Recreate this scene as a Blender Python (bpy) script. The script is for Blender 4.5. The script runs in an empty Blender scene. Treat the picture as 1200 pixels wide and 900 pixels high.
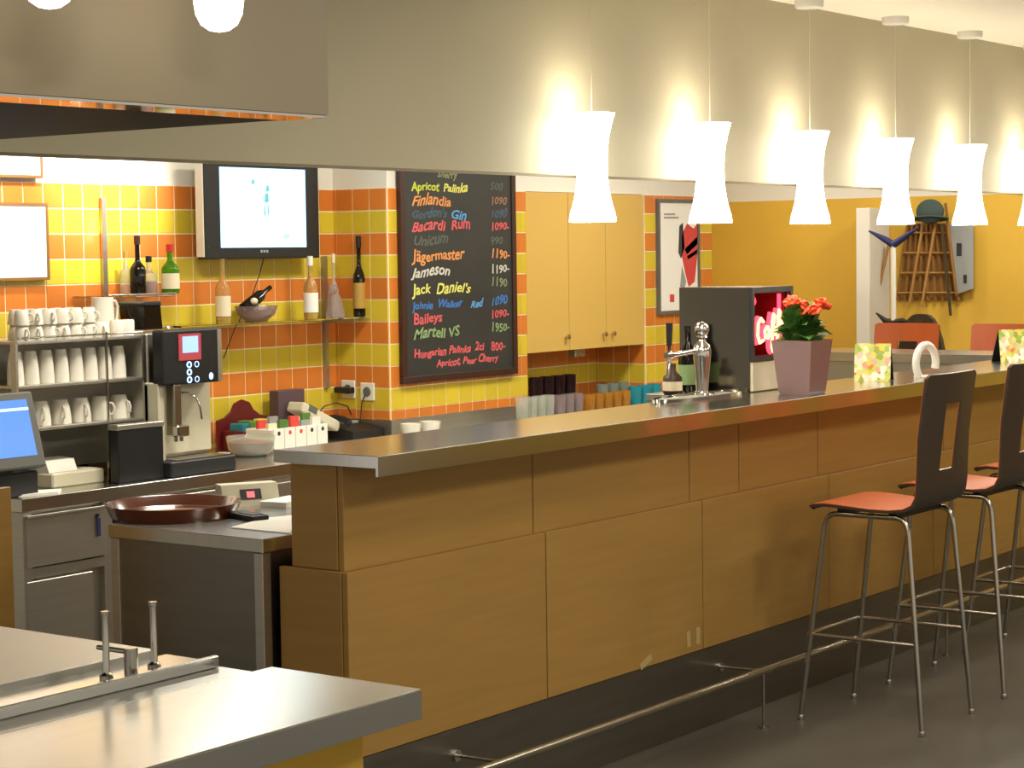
import bpy, bmesh, math, random
from mathutils import Vector, Matrix
R = math.radians
random.seed(7)
C = bpy.context.scene.collection
sc = bpy.context.scene

# ------------------------------------------------------------------ camera
H = 1.70
F = 2372.3
YAW, PIT, ROLL = R(36.46), R(3.687), R(-0.793)
fw = Vector((math.cos(YAW)*math.cos(PIT), math.sin(YAW)*math.cos(PIT), -math.sin(PIT)))
rt = Vector((math.sin(YAW), -math.cos(YAW), 0))
up = rt.cross(fw)
rt, up = (math.cos(ROLL)*rt + math.sin(ROLL)*up, -math.sin(ROLL)*rt + math.cos(ROLL)*up)
cam = bpy.data.objects.new('camera', bpy.data.cameras.new('camera'))
C.objects.link(cam)
cam.matrix_world = Matrix(((rt.x, up.x, -fw.x, 0), (rt.y, up.y, -fw.y, 0), (rt.z, up.z, -fw.z, H), (0, 0, 0, 1)))
cam.data.sensor_width = 36.0
cam.data.lens = F/1200*36
cam.data.clip_start = 0.05
sc.camera = cam

# ------------------------------------------------------------------ view, world, light
sc.view_settings.view_transform = 'Standard'
sc.view_settings.look = 'None'
sc.view_settings.gamma = 1
sc.view_settings.use_curve_mapping = False
sc.view_settings.exposure = 0.0
sc.cycles.use_denoising = True
sc.cycles.max_bounces = 16
sc.cycles.transmission_bounces = 16
sc.cycles.diffuse_bounces = 5
sc.cycles.glossy_bounces = 6
sc.cycles.sample_clamp_indirect = 4
w = bpy.data.worlds.new('world'); sc.world = w; w.use_nodes = True
bg = w.node_tree.nodes['Background']
bg.inputs['Color'].default_value = (1.0, 0.92, 0.80, 1)
bg.inputs['Strength'].default_value = 0.75

ZC = 2.645          # ceiling
def light(name, kind, loc, energy, color=(1, .9, .75), size=.1, target=None, spot=None, blend=.5):
    d = bpy.data.lights.new(name, kind)
    d.energy = energy; d.color = color
    if kind == 'AREA': d.shape = 'DISK'; d.size = size
    else: d.shadow_soft_size = size
    if spot: d.spot_size = R(spot); d.spot_blend = blend
    o = bpy.data.objects.new(name, d); C.objects.link(o); o.location = loc
    if target is not None:
        o.rotation_euler = (Vector(target)-Vector(loc)).to_track_quat('-Z', 'Y').to_euler()
    return o
# unseen fill lights added under the guest room and aisle ceiling (rims built below)
GUEST_FILL = [(1.2, .6, 30), (3.6, 1.2, 30), (6.0, 1.0, 30), (8.4, 1.3, 30), (10.6, 2.6, 30), (4.6, 2.4, 14), (11.3, 4.9, 26), (11.3, 6.5, 15)]
AISLE_FILL = [(5.3, 5.15, 38), (7.0, 5.1, 36), (8.9, 5.1, 32)]
for x, y, e in GUEST_FILL + AISLE_FILL:
    light('fill_light', 'AREA', (x, y, ZC-.03), e, (1, .94, .8), .5)
light('wall_spot_lamp', 'SPOT', (5.93, 5.88, 2.6), 300, (1, .93, .8), .04, (5.92, 6.53, 2.14), 56, 1)
light('wall_spot_lamp', 'SPOT', (5.30, 5.88, 2.6), 120, (1, .93, .8), .04, (5.30, 6.53, 2.12), 66, 1)

# ------------------------------------------------------------------ pixel helpers (1200 x 900 frame)
def ray(x, y): return fw + rt*((x-600)/F) - up*((y-450)/F)
def onZ(x, y, z):
    d = ray(x, y); return Vector((0, 0, H)) + d*((z-H)/d.z)
def onY(x, y, Y):
    d = ray(x, y); return Vector((0, 0, H)) + d*(Y/d.y)
def onX(x, y, X):
    d = ray(x, y); return Vector((0, 0, H)) + d*(X/d.x)

# ------------------------------------------------------------------ materials
def s2l(c):
    c = c/255
    return c/12.92 if c <= .04045 else ((c+.055)/1.055)**2.4
def rgb(r, g, b): return (s2l(r), s2l(g), s2l(b), 1)
M = {}
def mat(name, color, rough=.5, metal=0., spec=.5, trans=0., ior=1.45, emit=None, estr=0., noise=0., nscale=(8, 8, 8), bump=0., rand=0., coat=0., alpha=1.):
    m = bpy.data.materials.new(name); m.use_nodes = True
    nt = m.node_tree; b = nt.nodes['Principled BSDF']
    b.inputs['Base Color'].default_value = color
    b.inputs['Roughness'].default_value = rough
    b.inputs['Metallic'].default_value = metal
    b.inputs['Specular IOR Level'].default_value = spec
    b.inputs['Transmission Weight'].default_value = trans
    b.inputs['IOR'].default_value = ior
    b.inputs['Coat Weight'].default_value = coat
    b.inputs['Alpha'].default_value = alpha
    if emit:
        b.inputs['Emission Color'].default_value = emit
        b.inputs['Emission Strength'].default_value = estr
    if noise or bump:
        tc = nt.nodes.new('ShaderNodeTexCoord'); mp = nt.nodes.new('ShaderNodeMapping')
        mp.inputs['Scale'].default_value = nscale
        nz = nt.nodes.new('ShaderNodeTexNoise'); nz.inputs['Scale'].default_value = 1; nz.inputs['Detail'].default_value = 5
        nt.links.new(tc.outputs['Object'], mp.inputs['Vector']); nt.links.new(mp.outputs['Vector'], nz.inputs['Vector'])
        if noise:
            mx = nt.nodes.new('ShaderNodeMix'); mx.data_type = 'RGBA'
            mx.inputs['A'].default_value = tuple(v*(1-noise) for v in color[:3])+(1,)
            mx.inputs['B'].default_value = tuple(min(1, v*(1+noise)) for v in color[:3])+(1,)
            rp = nt.nodes.new('ShaderNodeMapRange')
            rp.inputs['From Min'].default_value = .3; rp.inputs['From Max'].default_value = .7
            nt.links.new(nz.outputs['Fac'], rp.inputs['Value'])
            nt.links.new(rp.outputs['Result'], mx.inputs['Factor'])
            nt.links.new(mx.outputs['Result'], b.inputs['Base Color'])
        if bump:
            bp = nt.nodes.new('ShaderNodeBump'); bp.inputs['Strength'].default_value = bump; bp.inputs['Distance'].default_value = .002
            nt.links.new(nz.outputs['Fac'], bp.inputs['Height']); nt.links.new(bp.outputs['Normal'], b.inputs['Normal'])
    if rand:
        oi = nt.nodes.new('ShaderNodeObjectInfo'); hs = nt.nodes.new('ShaderNodeHueSaturation')
        mr = nt.nodes.new('ShaderNodeMapRange')
        mr.inputs['To Min'].default_value = 1-rand; mr.inputs['To Max'].default_value = 1+rand
        nt.links.new(oi.outputs['Random'], mr.inputs['Value']); nt.links.new(mr.outputs['Result'], hs.inputs['Value'])
        src = b.inputs['Base Color'].links
        if src: nt.links.new(src[0].from_socket, hs.inputs['Color'])
        else: hs.inputs['Color'].default_value = color
        nt.links.new(hs.outputs['Color'], b.inputs['Base Color'])
    M[name] = m
    return m
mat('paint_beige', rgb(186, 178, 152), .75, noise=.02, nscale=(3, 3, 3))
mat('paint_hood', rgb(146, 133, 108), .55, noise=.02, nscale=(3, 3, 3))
mat('paint_white', rgb(226, 222, 212), .8)
mat('paint_ceiling', rgb(238, 232, 214), .85)
mat('paint_yellow', rgb(212, 170, 62), .7, noise=.05, nscale=(2, 2, 2))
mat('tile_orange', rgb(206, 120, 48), .28, rand=.07, coat=.2)
mat('tile_yellow', rgb(208, 184, 54), .28, rand=.06, coat=.2)
mat('grout', rgb(236, 220, 178), .8)
mat('floor_stone', rgb(84, 80, 72), .42, noise=.18, nscale=(1.5, 3.5, 1), bump=.05)
mat('wood', rgb(164, 126, 64), .42, noise=.06, nscale=(3, 3, 40), rand=.03)
mat('wood_edge', rgb(130, 92, 50), .5)
mat('steel', rgb(196, 194, 186), .30, 1, noise=.05, nscale=(2, 60, 60))
mat('steel_top', rgb(205, 204, 198), .22, 1, noise=.04, nscale=(2, 40, 2))
mat('steel_bar', rgb(204, 204, 200), .17, 1, noise=.04, nscale=(2, 40, 2))
mat('steel_cooler', rgb(150, 146, 136), .14, 1)
mat('steel_satin', rgb(190, 187, 178), .40, 1, noise=.05, nscale=(2, 2, 60))
mat('steel_dark', rgb(136, 132, 124), .34, 1, noise=.06, nscale=(3, 3, 30))
mat('chrome', rgb(205, 202, 196), .1, 1)
mat('tube_steel', rgb(176, 172, 162), .22, 1)
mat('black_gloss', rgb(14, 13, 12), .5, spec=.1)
mat('black', rgb(24, 24, 25), .45)
mat('dark_plastic', rgb(44, 44, 46), .5)
mat('grey_plastic', rgb(96, 97, 92), .5)
mat('cream_plastic', rgb(206, 200, 176), .5)
mat('white_plastic', rgb(226, 224, 214), .45)
mat('porcelain', rgb(228, 224, 212), .18, coat=.3)
mat('paper', rgb(236, 234, 228), .85)
mat('mirror_strip', rgb(200, 196, 186), .04, 1)
mat('glass', (1, 1, 1, 1), .02, trans=1, ior=1.45)
mat('glass_clear', rgb(240, 244, 236), .02, trans=0.78, ior=1.3)
mat('glass_green', rgb(90, 170, 20), .05, trans=.75)
mat('glass_black', rgb(22, 16, 12), .08)
mat('glass_honey', rgb(222, 172, 80), .02, trans=0.70, ior=1.3)
mat('glass_amber', rgb(200, 140, 40), .08, trans=.7)
mat('glass_plum', rgb(52, 30, 34), .05, trans=.5)
mat('glass_yellow', rgb(236, 212, 150), .06, trans=.8, ior=1.3)
mat('glass_blue', rgb(70, 180, 200), .02, trans=0.60, ior=1.3)
mat('glass_smoke', rgb(200, 184, 186), .02, trans=0.70, ior=1.3)
mat('glass_grey', rgb(170, 180, 168), .02, trans=0.60, ior=1.3)
mat('chalkboard', rgb(46, 46, 44), .55, noise=.15, nscale=(4, 4, 4))
mat('frame_dark', rgb(58, 34, 26), .4)
mat('veneer', rgb(186, 92, 44), .35, noise=.05, nscale=(30, 3, 3))
mat('veneer_red', rgb(196, 78, 34), .4)
mat('shell_dark', rgb(62, 50, 42), .42)
mat('cabinet', rgb(204, 168, 88), .4)
mat('maroon', rgb(92, 18, 20), .4)
mat('copper', rgb(150, 78, 48), .3, trans=.3)
mat('tray_brown', rgb(86, 38, 22), .18, coat=.5)
mat('leaf', rgb(84, 128, 56), .5, rand=.3)
mat('petal', rgb(236, 84, 34), .6, rand=.12)
mat('pot_film', rgb(150, 122, 122), .25, trans=.25)
mat('soil', rgb(44, 34, 26), .9)
mat('wicker', rgb(140, 98, 44), .8, noise=.2, nscale=(30, 30, 6))
mat('stick', rgb(170, 125, 66), .7)
mat('hat_green', rgb(62, 78, 74), .8)
mat('navy', rgb(40, 42, 92), .5)
mat('wicker_dark', rgb(66, 54, 34), .8, noise=.25, nscale=(40, 40, 40))
mat('label', rgb(226, 214, 184), .7)
mat('label_gold', rgb(176, 140, 66), .6)
mat('red_cap', rgb(190, 40, 40), .5)
mat('red_liquid', rgb(160, 40, 14), .2)
mat('tape', rgb(186, 164, 112), .6)
mat('purple_box', rgb(86, 66, 72), .5)
mat('shade_glow', rgb(255, 250, 240), .5, emit=(1, .94, .8, 1), estr=13)
mat('bulb_glow', rgb(255, 245, 230), .5, emit=(1, .86, .66, 1), estr=7)
mat('fill_light_glow', rgb(255, 245, 230), .5, emit=(1, .88, .68, 1), estr=6)
mat('screen_tv', rgb(20, 20, 20), .3, emit=(.42, .76, 1, 1), estr=2.3)
mat('screen_glow', rgb(20, 20, 20), .3, emit=(.12, .36, .95, 1), estr=1.0)
mat('screen_blue', rgb(20, 20, 20), .3, emit=(.25, .38, 1, 1), estr=2.4)
mat('screen_red', rgb(120, 30, 30), .4, emit=(.7, .12, .12, 1), estr=.5)
mat('led_blue', rgb(20, 20, 20), .3, emit=(.4, .65, 1, 1), estr=2.6)
mat('led_red', rgb(60, 10, 10), .3, emit=(1, .1, .12, 1), estr=1.6)
mat('neon_red', rgb(90, 10, 16), .4, emit=(1, .03, .06, 1), estr=5)
mat('neon_script', rgb(120, 60, 20), .4, emit=(1, .42, .16, 1), estr=4.5)
mat('fridge_inside', rgb(120, 24, 34), .4)
mat('print_grey', rgb(150, 152, 150), .8)
mat('print_red', rgb(206, 70, 60), .8)
mat('print_dark', rgb(60, 60, 66), .8)
mat('print_cyan', rgb(90, 150, 160), .6, emit=(.10, .35, .40, 1), estr=1)
mat('ink', rgb(50, 50, 54), .8)
for nm, c in dict(yellow=(222, 222, 110), orange=(226, 150, 84), blue=(92, 158, 214), red=(212, 92, 96), grey=(104, 112, 106), white=(206, 204, 194), lime=(196, 204, 70), deepblue=(64, 118, 190), green=(136, 164, 112), faint=(92, 98, 92), dimorange=(150, 112, 86), dimblue=(74, 94, 112), dimgreen=(134, 142, 104)).items():
    mat('chalk_'+nm, rgb(*c), .9)
def fruit_mat():
    m = bpy.data.materials.new('card_print'); m.use_nodes = True; nt = m.node_tree; b = nt.nodes['Principled BSDF']
    tc = nt.nodes.new('ShaderNodeTexCoord'); v = nt.nodes.new('ShaderNodeTexVoronoi'); v.inputs['Scale'].default_value = 48
    r = nt.nodes.new('ShaderNodeValToRGB'); r.color_ramp.interpolation = 'LINEAR'
    cols = [(236, 240, 224), (198, 214, 84), (244, 214, 96), (252, 252, 240), (226, 120, 62), (140, 176, 60), (240, 232, 170)]
    r.color_ramp.elements[0].color = rgb(*cols[0])
    r.color_ramp.elements[1].position = .15; r.color_ramp.elements[1].color = rgb(*cols[1])
    for i, c in enumerate(cols[2:]):
        e = r.color_ramp.elements.new(.3+.14*i); e.color = rgb(*c)
    nt.links.new(tc.outputs['Object'], v.inputs['Vector']); nt.links.new(v.outputs['Color'], r.inputs['Fac'])
    nt.links.new(r.outputs['Color'], b.inputs['Base Color']); b.inputs['Roughness'].default_value = .35
    M['card_print'] = m
fruit_mat()

# ------------------------------------------------------------------ mesh building
class MB:
    def __init__(s): s.bm = bmesh.new(); s.curved = False
    def _f(s, vs): f = s.bm.faces.new(vs); f.smooth = True; return f
    def box(s, x0, x1, y0, y1, z0, z1, bev=0., seg=1):
        r = bmesh.ops.create_cube(s.bm, size=1)
        vs = r['verts']
        for v in vs:
            v.co = Vector(((x0+x1)/2+v.co.x*(x1-x0), (y0+y1)/2+v.co.y*(y1-y0), (z0+z1)/2+v.co.z*(z1-z0)))
        if bev:
            es = list({e for v in vs for e in v.link_edges})
            bmesh.ops.bevel(s.bm, geom=es, offset=bev, segments=seg, affect='EDGES', profile=.5)
        return s
    def lathe(s, prof, seg=20, c=(0, 0), cap=True):
        rings = []
        for r, z in prof:
            if r < 1e-5: rings.append([s.bm.verts.new((c[0], c[1], z))])
            else: rings.append([s.bm.verts.new((c[0]+r*math.cos(2*math.pi*k/seg), c[1]+r*math.sin(2*math.pi*k/seg), z)) for k in range(seg)])
        for a, b in zip(rings, rings[1:]):
            if len(a) == 1 and len(b) == 1: continue
            for k in range(seg):
                j = (k+1) % seg
                if len(a) == 1: s._f((a[0], b[j], b[k]))
                elif len(b) == 1: s._f((a[k], a[j], b[0]))
                else: s._f((a[k], a[j], b[j], b[k]))
        if cap:
            if len(rings[0]) > 1: s._f(rings[0][::-1])
            if len(rings[-1]) > 1: s._f(rings[-1])
        return s
    def cyl(s, x, y, z0, z1, r, seg=20): return s.lathe([(r, z0), (r, z1)], seg, (x, y))
    def tube(s, pts, r, seg=8, closed=False):
        pts = [Vector(p) for p in pts]; n = len(pts); rings = []
        t0 = (pts[1]-pts[0]).normalized()
        ref = Vector((0, 0, 1)) if abs(t0.z) < .9 else Vector((1, 0, 0))
        u = t0.cross(ref).normalized()
        for i, p in enumerate(pts):
            a = pts[i-1] if (i > 0 or closed) else p
            b = pts[(i+1) % n] if (i < n-1 or closed) else p
            t = (b-a).normalized()
            u = (u - t*u.dot(t)).normalized(); v = t.cross(u)
            rr = r[i] if isinstance(r, (list, tuple)) else r
            rings.append([s.bm.verts.new(p+u*rr*math.cos(2*math.pi*k/seg)+v*rr*math.sin(2*math.pi*k/seg)) for k in range(seg)])
        for i in range(n if closed else n-1):
            a, b = rings[i], rings[(i+1) % n]
            for k in range(seg): s._f((a[k], a[(k+1) % seg], b[(k+1) % seg], b[k]))
        if not closed: s._f(rings[0][::-1]); s._f(rings[-1])
        return s
    def prism(s, poly, a0, a1, axis='y'):
        # poly: list of 2D points; extruded along axis ('y': poly in x,z ; 'x': poly in y,z ; 'z': poly in x,y)
        def P(p, a):
            return {'y': (p[0], a, p[1]), 'x': (a, p[0], p[1]), 'z': (p[0], p[1], a)}[axis]
        A = [s.bm.verts.new(P(p, a0)) for p in poly]; B = [s.bm.verts.new(P(p, a1)) for p in poly]
        s.bm.faces.new(A); s.bm.faces.new(B[::-1])
        for i in range(len(poly)):
            j = (i+1) % len(poly); s.bm.faces.new((A[j], A[i], B[i], B[j]))
        return s
    def sphere(s, c, r, seg=14, sc3=(1, 1, 1)):
        q = bmesh.ops.create_uvsphere(s.bm, u_segments=seg, v_segments=max(6, seg//2), radius=r)
        for f in {f for v in q['verts'] for f in v.link_faces}: f.smooth = True
        for v in q['verts']: v.co = Vector((c[0]+v.co.x*sc3[0], c[1]+v.co.y*sc3[1], c[2]+v.co.z*sc3[2]))
        return s
    def xform(s, mtx): bmesh.ops.transform(s.bm, matrix=mtx, verts=s.bm.verts); return s
    def mesh(s, name, smooth=True, ang=48):
        bmesh.ops.recalc_face_normals(s.bm, faces=s.bm.faces)
        if smooth:
            if s.curved:
                for f in s.bm.faces: f.smooth = True
            for e in s.bm.edges:
                if len(e.link_faces) == 2 and e.calc_face_angle(0) > R(ang): e.smooth = False
        me = bpy.data.meshes.new(name); s.bm.to_mesh(me); s.bm.free(); return me
def put(name, me, m, parent=None, loc=(0, 0, 0), rot=(0, 0, 0)):
    if isinstance(me, MB): me = me.mesh(name)
    if m is not None and not me.materials: me.materials.append(M[m])
    o = bpy.data.objects.new(name, me); C.objects.link(o)
    o.location = loc; o.rotation_euler = rot
    if parent: o.parent = parent
    return o
def tag(o, label, cat, group=None):
    o['label'] = label; o['category'] = cat
    if group: o['group'] = group
    return o
def thing(name, label, cat, loc=(0, 0, 0), rz=0, group=None):
    o = bpy.data.objects.new(name, None); C.objects.link(o)
    o.empty_display_size = .05
    o.location = loc; o.rotation_euler = (0, 0, rz)
    return tag(o, label, cat, group)
def struct(name, mb, m, parent=None):
    o = put(name, mb, m, parent); o['kind'] = 'structure'; return o
def copy_tree(o, parent=None):
    c = o.copy(); C.objects.link(c); c.parent = parent
    for ch in list(o.children): copy_tree(ch, c)
    return c
ORD = ['first', 'second', 'third', 'fourth', 'fifth', 'sixth', 'seventh', 'eighth', 'ninth', 'tenth', 'eleventh', 'twelfth', 'thirteenth']
def text_mesh(s, size, shear=.15, thick=.0006, offset=0., align='LEFT'):
    cu = bpy.data.curves.new('text', 'FONT'); cu.body = s; cu.size = size; cu.shear = shear
    cu.extrude = thick/2; cu.offset = offset; cu.resolution_u = 2; cu.align_x = align
    o = bpy.data.objects.new('text', cu); C.objects.link(o)
    me = bpy.data.meshes.new_from_object(o)
    bpy.data.objects.remove(o); bpy.data.curves.remove(cu)
    ph = random.uniform(0, 6); k = size
    for v in me.vertices:
        x, y = v.co.x, v.co.y
        v.co.x = x*1.16+k*.07*math.sin(y/k*3.1+ph+x/k*.7); v.co.y = y*(1+.14*math.sin(x/k*1.7+ph))+k*.06*math.sin(x/k*2.3+ph*2)
    me.transform(Matrix.Rotation(R(90), 4, 'X'))      # now reads in the XZ plane, facing -Y
    return me

# ------------------------------------------------------------------ the setting
YW, YP, XPL, XR0, XR1, XP2, XE, YF = 6.53, 6.19, 7.40, 8.51, 9.65, 10.385, 12.3, 7.45
ZT = 2.02                # top of the tiled band
TP = 0.106               # tile pitch
ZB = 0.84                # back counter height
struct('floor', MB().box(-4, XE+.2, -4, 8, -.1, 0), 'floor_stone')
struct('ceiling', MB().box(-4, XE+.2, -4, 8, ZC, ZC+.1), 'paint_ceiling')
YS, ZS = 3.804, 1.955
sf = struct('trim_1', MB().box(-1.0, XE, YS, YS+.14, ZS, ZC), 'paint_beige'); sf['label'] = 'long beige bulkhead hanging over the bar'
HX, HY, HZ = 2.803, 2.48, 1.957
hd = struct('trim_2', MB().box(-1.0, HX, HY, YS, HZ, ZC), 'paint_hood'); hd['label'] = 'beige boxed hood dropping from the ceiling'
put('hood_underside', MB().box(-.95, HX-.012, HY+.10, YS-.02, HZ-.004, HZ+.001), 'black_gloss', hd)
put('hood_trim_strip', MB().box(-.95, HX-.004, HY+.006, HY+.10, HZ-.005, HZ+.001), 'mirror_strip', hd)

def tile_mesh():
    b = MB(); h = TP/2-.0024; t = .0035; k = .0012; bm = b.bm
    lo = [bm.verts.new((x, 0, z)) for x, z in ((-h, -h), (h, -h), (h, h), (-h, h))]
    hi = [bm.verts.new((x, -t, z)) for x, z in ((-h+k, -h+k), (h-k, -h+k), (h-k, h-k), (-h+k, h-k))]
    bm.faces.new(hi)
    for i in range(4): bm.faces.new((lo[i], lo[(i+1) % 4], hi[(i+1) % 4], hi[i]))
    me = b.mesh('tile', smooth=False); return me
TO, TY_ = tile_mesh(), tile_mesh()
TO.materials.append(M['tile_orange']); TY_.materials.append(M['tile_yellow'])
def tiles(parent, origin, direction, length, z_lo, rz, z_hi=ZT):
    # rows counted from the top of the band; origin is the corner where columns start
    n = math.ceil(length/TP-.02)
    for r in range(12):
        zc = ZT-TP*(r+.5)
        if zc+TP/2 < z_lo+.01 or zc > z_hi: continue
        z0 = max(zc-TP/2, z_lo); z1 = zc+TP/2
        for k in range(n):
            a0, a1 = k*TP, min((k+1)*TP, length)
            if a1-a0 < .015: continue
            o = bpy.data.objects.new('tile', TO if r % 2 == 0 else TY_); C.objects.link(o)
            a = (a0+a1)/2
            o.location = (origin[0]+direction[0]*a, origin[1]+direction[1]*a, (z0+z1)/2)
            o.rotation_euler = (0, 0, rz); o.scale = ((a1-a0)/TP, 1, (z1-z0)/TP)
            o.parent = parent
XW0 = 4.40
wb = struct('wall_back', MB().box(1.0, XPL, YW, YW+.2, 0, ZC), 'paint_white')
put('grout_bed', MB().box(XW0, XPL, YW-.003, YW+.001, ZB, ZT), 'grout', wb)
tiles(wb, (XPL, YW-.002), (-1, 0), XPL-XW0-.05, ZB, 0)
wp = struct('wall_pier_1', MB().box(XPL, XR0, YP, YF, 0, ZC), 'paint_white')
put('grout_bed', MB().box(XPL-.003, XR0, YP-.003, YP-.0002, ZB, ZT).box(XPL-.003, XPL-.0002, YP, YW, ZB, ZT), 'grout', wp)
ZL = .915
tiles(wp, (XPL, YP-.002), (1, 0), XR0-XPL, ZL, 0)
tiles(wp, (XPL-.002, YP), (0, 1), YW-YP, ZL, R(-90))
wr = struct('wall_recess', MB().box(XR0, XR1, YW, YF, 0, ZC), 'paint_white')
put('grout_bed', MB().box(XR0, XR1, YW-.003, YW+.05, ZB, 1.45), 'grout', wr)
tiles(wr, (XR0, YW-.002), (1, 0), XR1-XR0, ZB, 0, 1.35)
w2 = struct('wall_pier_2', MB().box(XR1, XP2, YP, YF, 0, ZC), 'paint_white')
put('grout_bed', MB().box(XR1-.003, XP2, YP-.003, YP-.0002, ZB, ZT).box(XR1-.003, XR1-.0002, YP, YW, ZB, ZT), 'grout', w2)
tiles(w2, (XP2, YP-.002), (-1, 0), XP2-XR1, ZL, 0)
tiles(w2, (XR1-.002, YP), (0, 1), YW-YP, ZL, R(-90), 1.35)
struct('trim_3', MB().box(XR0, XR1, YP+.02, YW, 2.022, ZC), 'paint_white')['label'] = 'white boxed-in wall above the yellow cabinet'
ZY = onX(850, 237, XE).z
we = struct('wall_end', MB().box(XE, XE+.2, -4, 8, 0, ZC), 'paint_white')
put('yellow_paint', MB().box(XE-.004, XE+.01, -4, YF, 0, ZY), 'paint_yellow', we)
wf = struct('wall_far', MB().box(XP2, XE, YF, YF+.15, 0, ZC), 'paint_white')
put('yellow_paint', MB().box(XP2, XE, YF-.004, YF+.01, 0, ZY), 'paint_yellow', wf)
# steel splash strip where the back counter meets the tiles
for nm, b in (('baseboard_pier', MB().box(XPL-.012, XR0, YP-.014, YP-.002, ZB+.002, ZL)), ('baseboard_pier_side', MB().box(XPL-.014, XPL-.002, YP, YW-.01, ZB+.002, ZL)), ('baseboard_pier_far', MB().box(XR1, XP2, YP-.014, YP-.002, ZB+.002, ZL))):
    struct(nm, b, 'steel_satin')

# rims for the added fill lights, out of view
for i, (x, y, e) in enumerate(GUEST_FILL+AISLE_FILL):
    d = thing('fill_light_rim', '%s rim of an added fill light, out of view, %s' % (ORD[i], 'over the bar aisle' if i >= len(GUEST_FILL) else 'over the guest floor'), 'downlight', (x, y, ZC), 0, 'added fill lights')
    put('rim', MB().lathe([(.085, 0), (.1, -.006), (.115, -.004), (.115, 0)], 24, cap=False), 'white_plastic', d)

# ------------------------------------------------------------------ bar
XB0, YB, ZBAR = 4.22, 3.70, 1.152
YU = 3.73
BX1 = 10.15
bar = thing('bar', 'long wood-panelled bar front with a dark steel plinth', 'bar', (0, 0, 0))
zs, zb = .817, .286
lowx = [XB0]+[onY(x, 700, YB).x for x in (640.5, 824, 972)]
d_ = lowx[-1]-lowx[-2]
while lowx[-1] < BX1-.4: lowx.append(lowx[-1]+d_)
lowx[-1] = BX1
for a, b in zip(lowx, lowx[1:]):
    put('lower_panel', MB().box(a+.003, b-.003, YB, YB+.02, zb, zs, .0015), 'wood', bar)
uppx = [XB0+.022]+[onY(x, 560, YU).x for x in (624.3, 808, 866, 958.5)]
d_ = uppx[-1]-uppx[-2]
while uppx[-1] < BX1-.5: uppx.append(uppx[-1]+d_*1.9)
uppx[-1] = BX1
for a, b in zip(uppx, uppx[1:]):
    put('upper_panel', MB().box(a+.003, b-.003, YU, YU+.02, zs-.003, ZBAR-.036, .0015), 'wood', bar)
put('lower_end_panel', MB().box(XB0, XB0+.02, YB+.022, 3.955, .12, zs, .0015), 'wood', bar)
put('upper_end_panel', MB().box(XB0+.022, XB0+.04, YU+.022, 3.925, zs, ZBAR-.036, .0015), 'wood', bar)
put('ledge', MB().box(XB0+.01, BX1, YB+.004, YU+.01, zs-.012, zs-.002), 'wood_edge', bar)
put('carcass', MB().box(XB0+.045, BX1-.01, YU+.03, 3.92, .02, ZBAR-.037), 'wood_edge', bar)
pl = put('plinth', MB().box(XB0+.01, BX1, YB+.004, YB+.05, 0, zb-.001), 'steel_dark', bar)
put('ankle_strip', MB().box(XB0+.012, BX1, YB-.001, YB+.006, zb-.005, zb-.001), 'steel_dark', bar)
for x, y, w_, h_, ro in ((757, 776, .075, .022, 20), (807, 749, .022, .055, 4), (818, 745, .022, .06, 0)):
    p = onY(x, y, YB-.001)
    put('tape_patch', MB().box(-w_/2, w_/2, -.001, .001, -h_/2, h_/2), 'tape', bar, p, (0, R(-ro), 0))
tag(put('bar_worktop', MB().box(4.21, BX1+.03, 3.57, 3.96, ZBAR-.036, ZBAR, .002).box(4.2095, BX1+.03, 3.5695, 3.578, ZBAR-.057, ZBAR-.003), 'steel_bar'), 'long polished steel bar top above the wood panels', 'bar top')
# the short return of the bar at its far end
bret = thing('bar_return', 'short steel-clad return of the bar at its far end', 'bar', (9.72, 3.98, 0))
put('return_top', MB().box(-.02, .40, 0, 1.62, ZBAR-.05, ZBAR, .002), 'steel_top', bret)
put('return_side', MB().box(0, .02, .0, 1.6, .02, ZBAR-.051), 'steel', bret)
put('return_front', MB().box(.33, .35, .0, 1.6, .02, ZBAR-.051), 'wood', bret)
# foot rail
RY = 3.525; RZ = onY(895, 786, RY).z
fr = thing('foot_rail', 'round brushed steel foot rail along the bar plinth', 'foot rail', (0, 0, 0))
put('rail', MB().tube([(4.3, RY, RZ), (BX1, RY, RZ)], .0135, 14), 'tube_steel', fr)
xx = onY(895, 850, RY).x
for k in range(4):
    x = xx-1.55+k*1.55
    put('post', MB().cyl(x, RY, 0, RZ-.012, .0055, 10).cyl(x, RY, 0, .005, .02, 14), 'tube_steel', fr)
    put('bracket', MB().tube([(x, RY, RZ), (x, YB+.003, RZ-.004)], .0055, 8), 'tube_steel', fr)
    put('rosette', MB().tube([(x, YB+.004, RZ-.004), (x, YB-.006, RZ-.004)], .018, 14), 'chrome', fr)

# ------------------------------------------------------------------ pendant lamps over the bar
LY, Z0, Z1 = 3.70, onY(694, 260, 3.70).z, onY(694, 133, 3.70).z
def shade_profile(n=14):
    out = []
    for i in range(n+1):
        t = i/n; rr = .049+.030*abs(2*t-1.06)**2.2
        out.append((min(rr, .077), Z0+(Z1-Z0)*t))
    return out
sp = shade_profile()
SH = MB().lathe(sp+[(r-.003, z) for r, z in sp[::-1]], 32, cap=False).mesh('shade'); SH.materials.append(M['shade_glow'])
SOCK = MB().lathe([(.0, Z1-.02), (.012, Z1-.02), (.014, Z1-.09), (.0, Z1-.09)], 12).box(-.05, .05, -.002, .002, Z1-.03, Z1-.025).mesh('lamp_holder'); SOCK.materials.append(M['chrome'])
CORD = MB().tube([(0, 0, Z1-.02), (0, 0, ZC-.025)], .0012, 6).mesh('cord'); CORD.materials.append(M['cream_plastic'])
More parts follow.
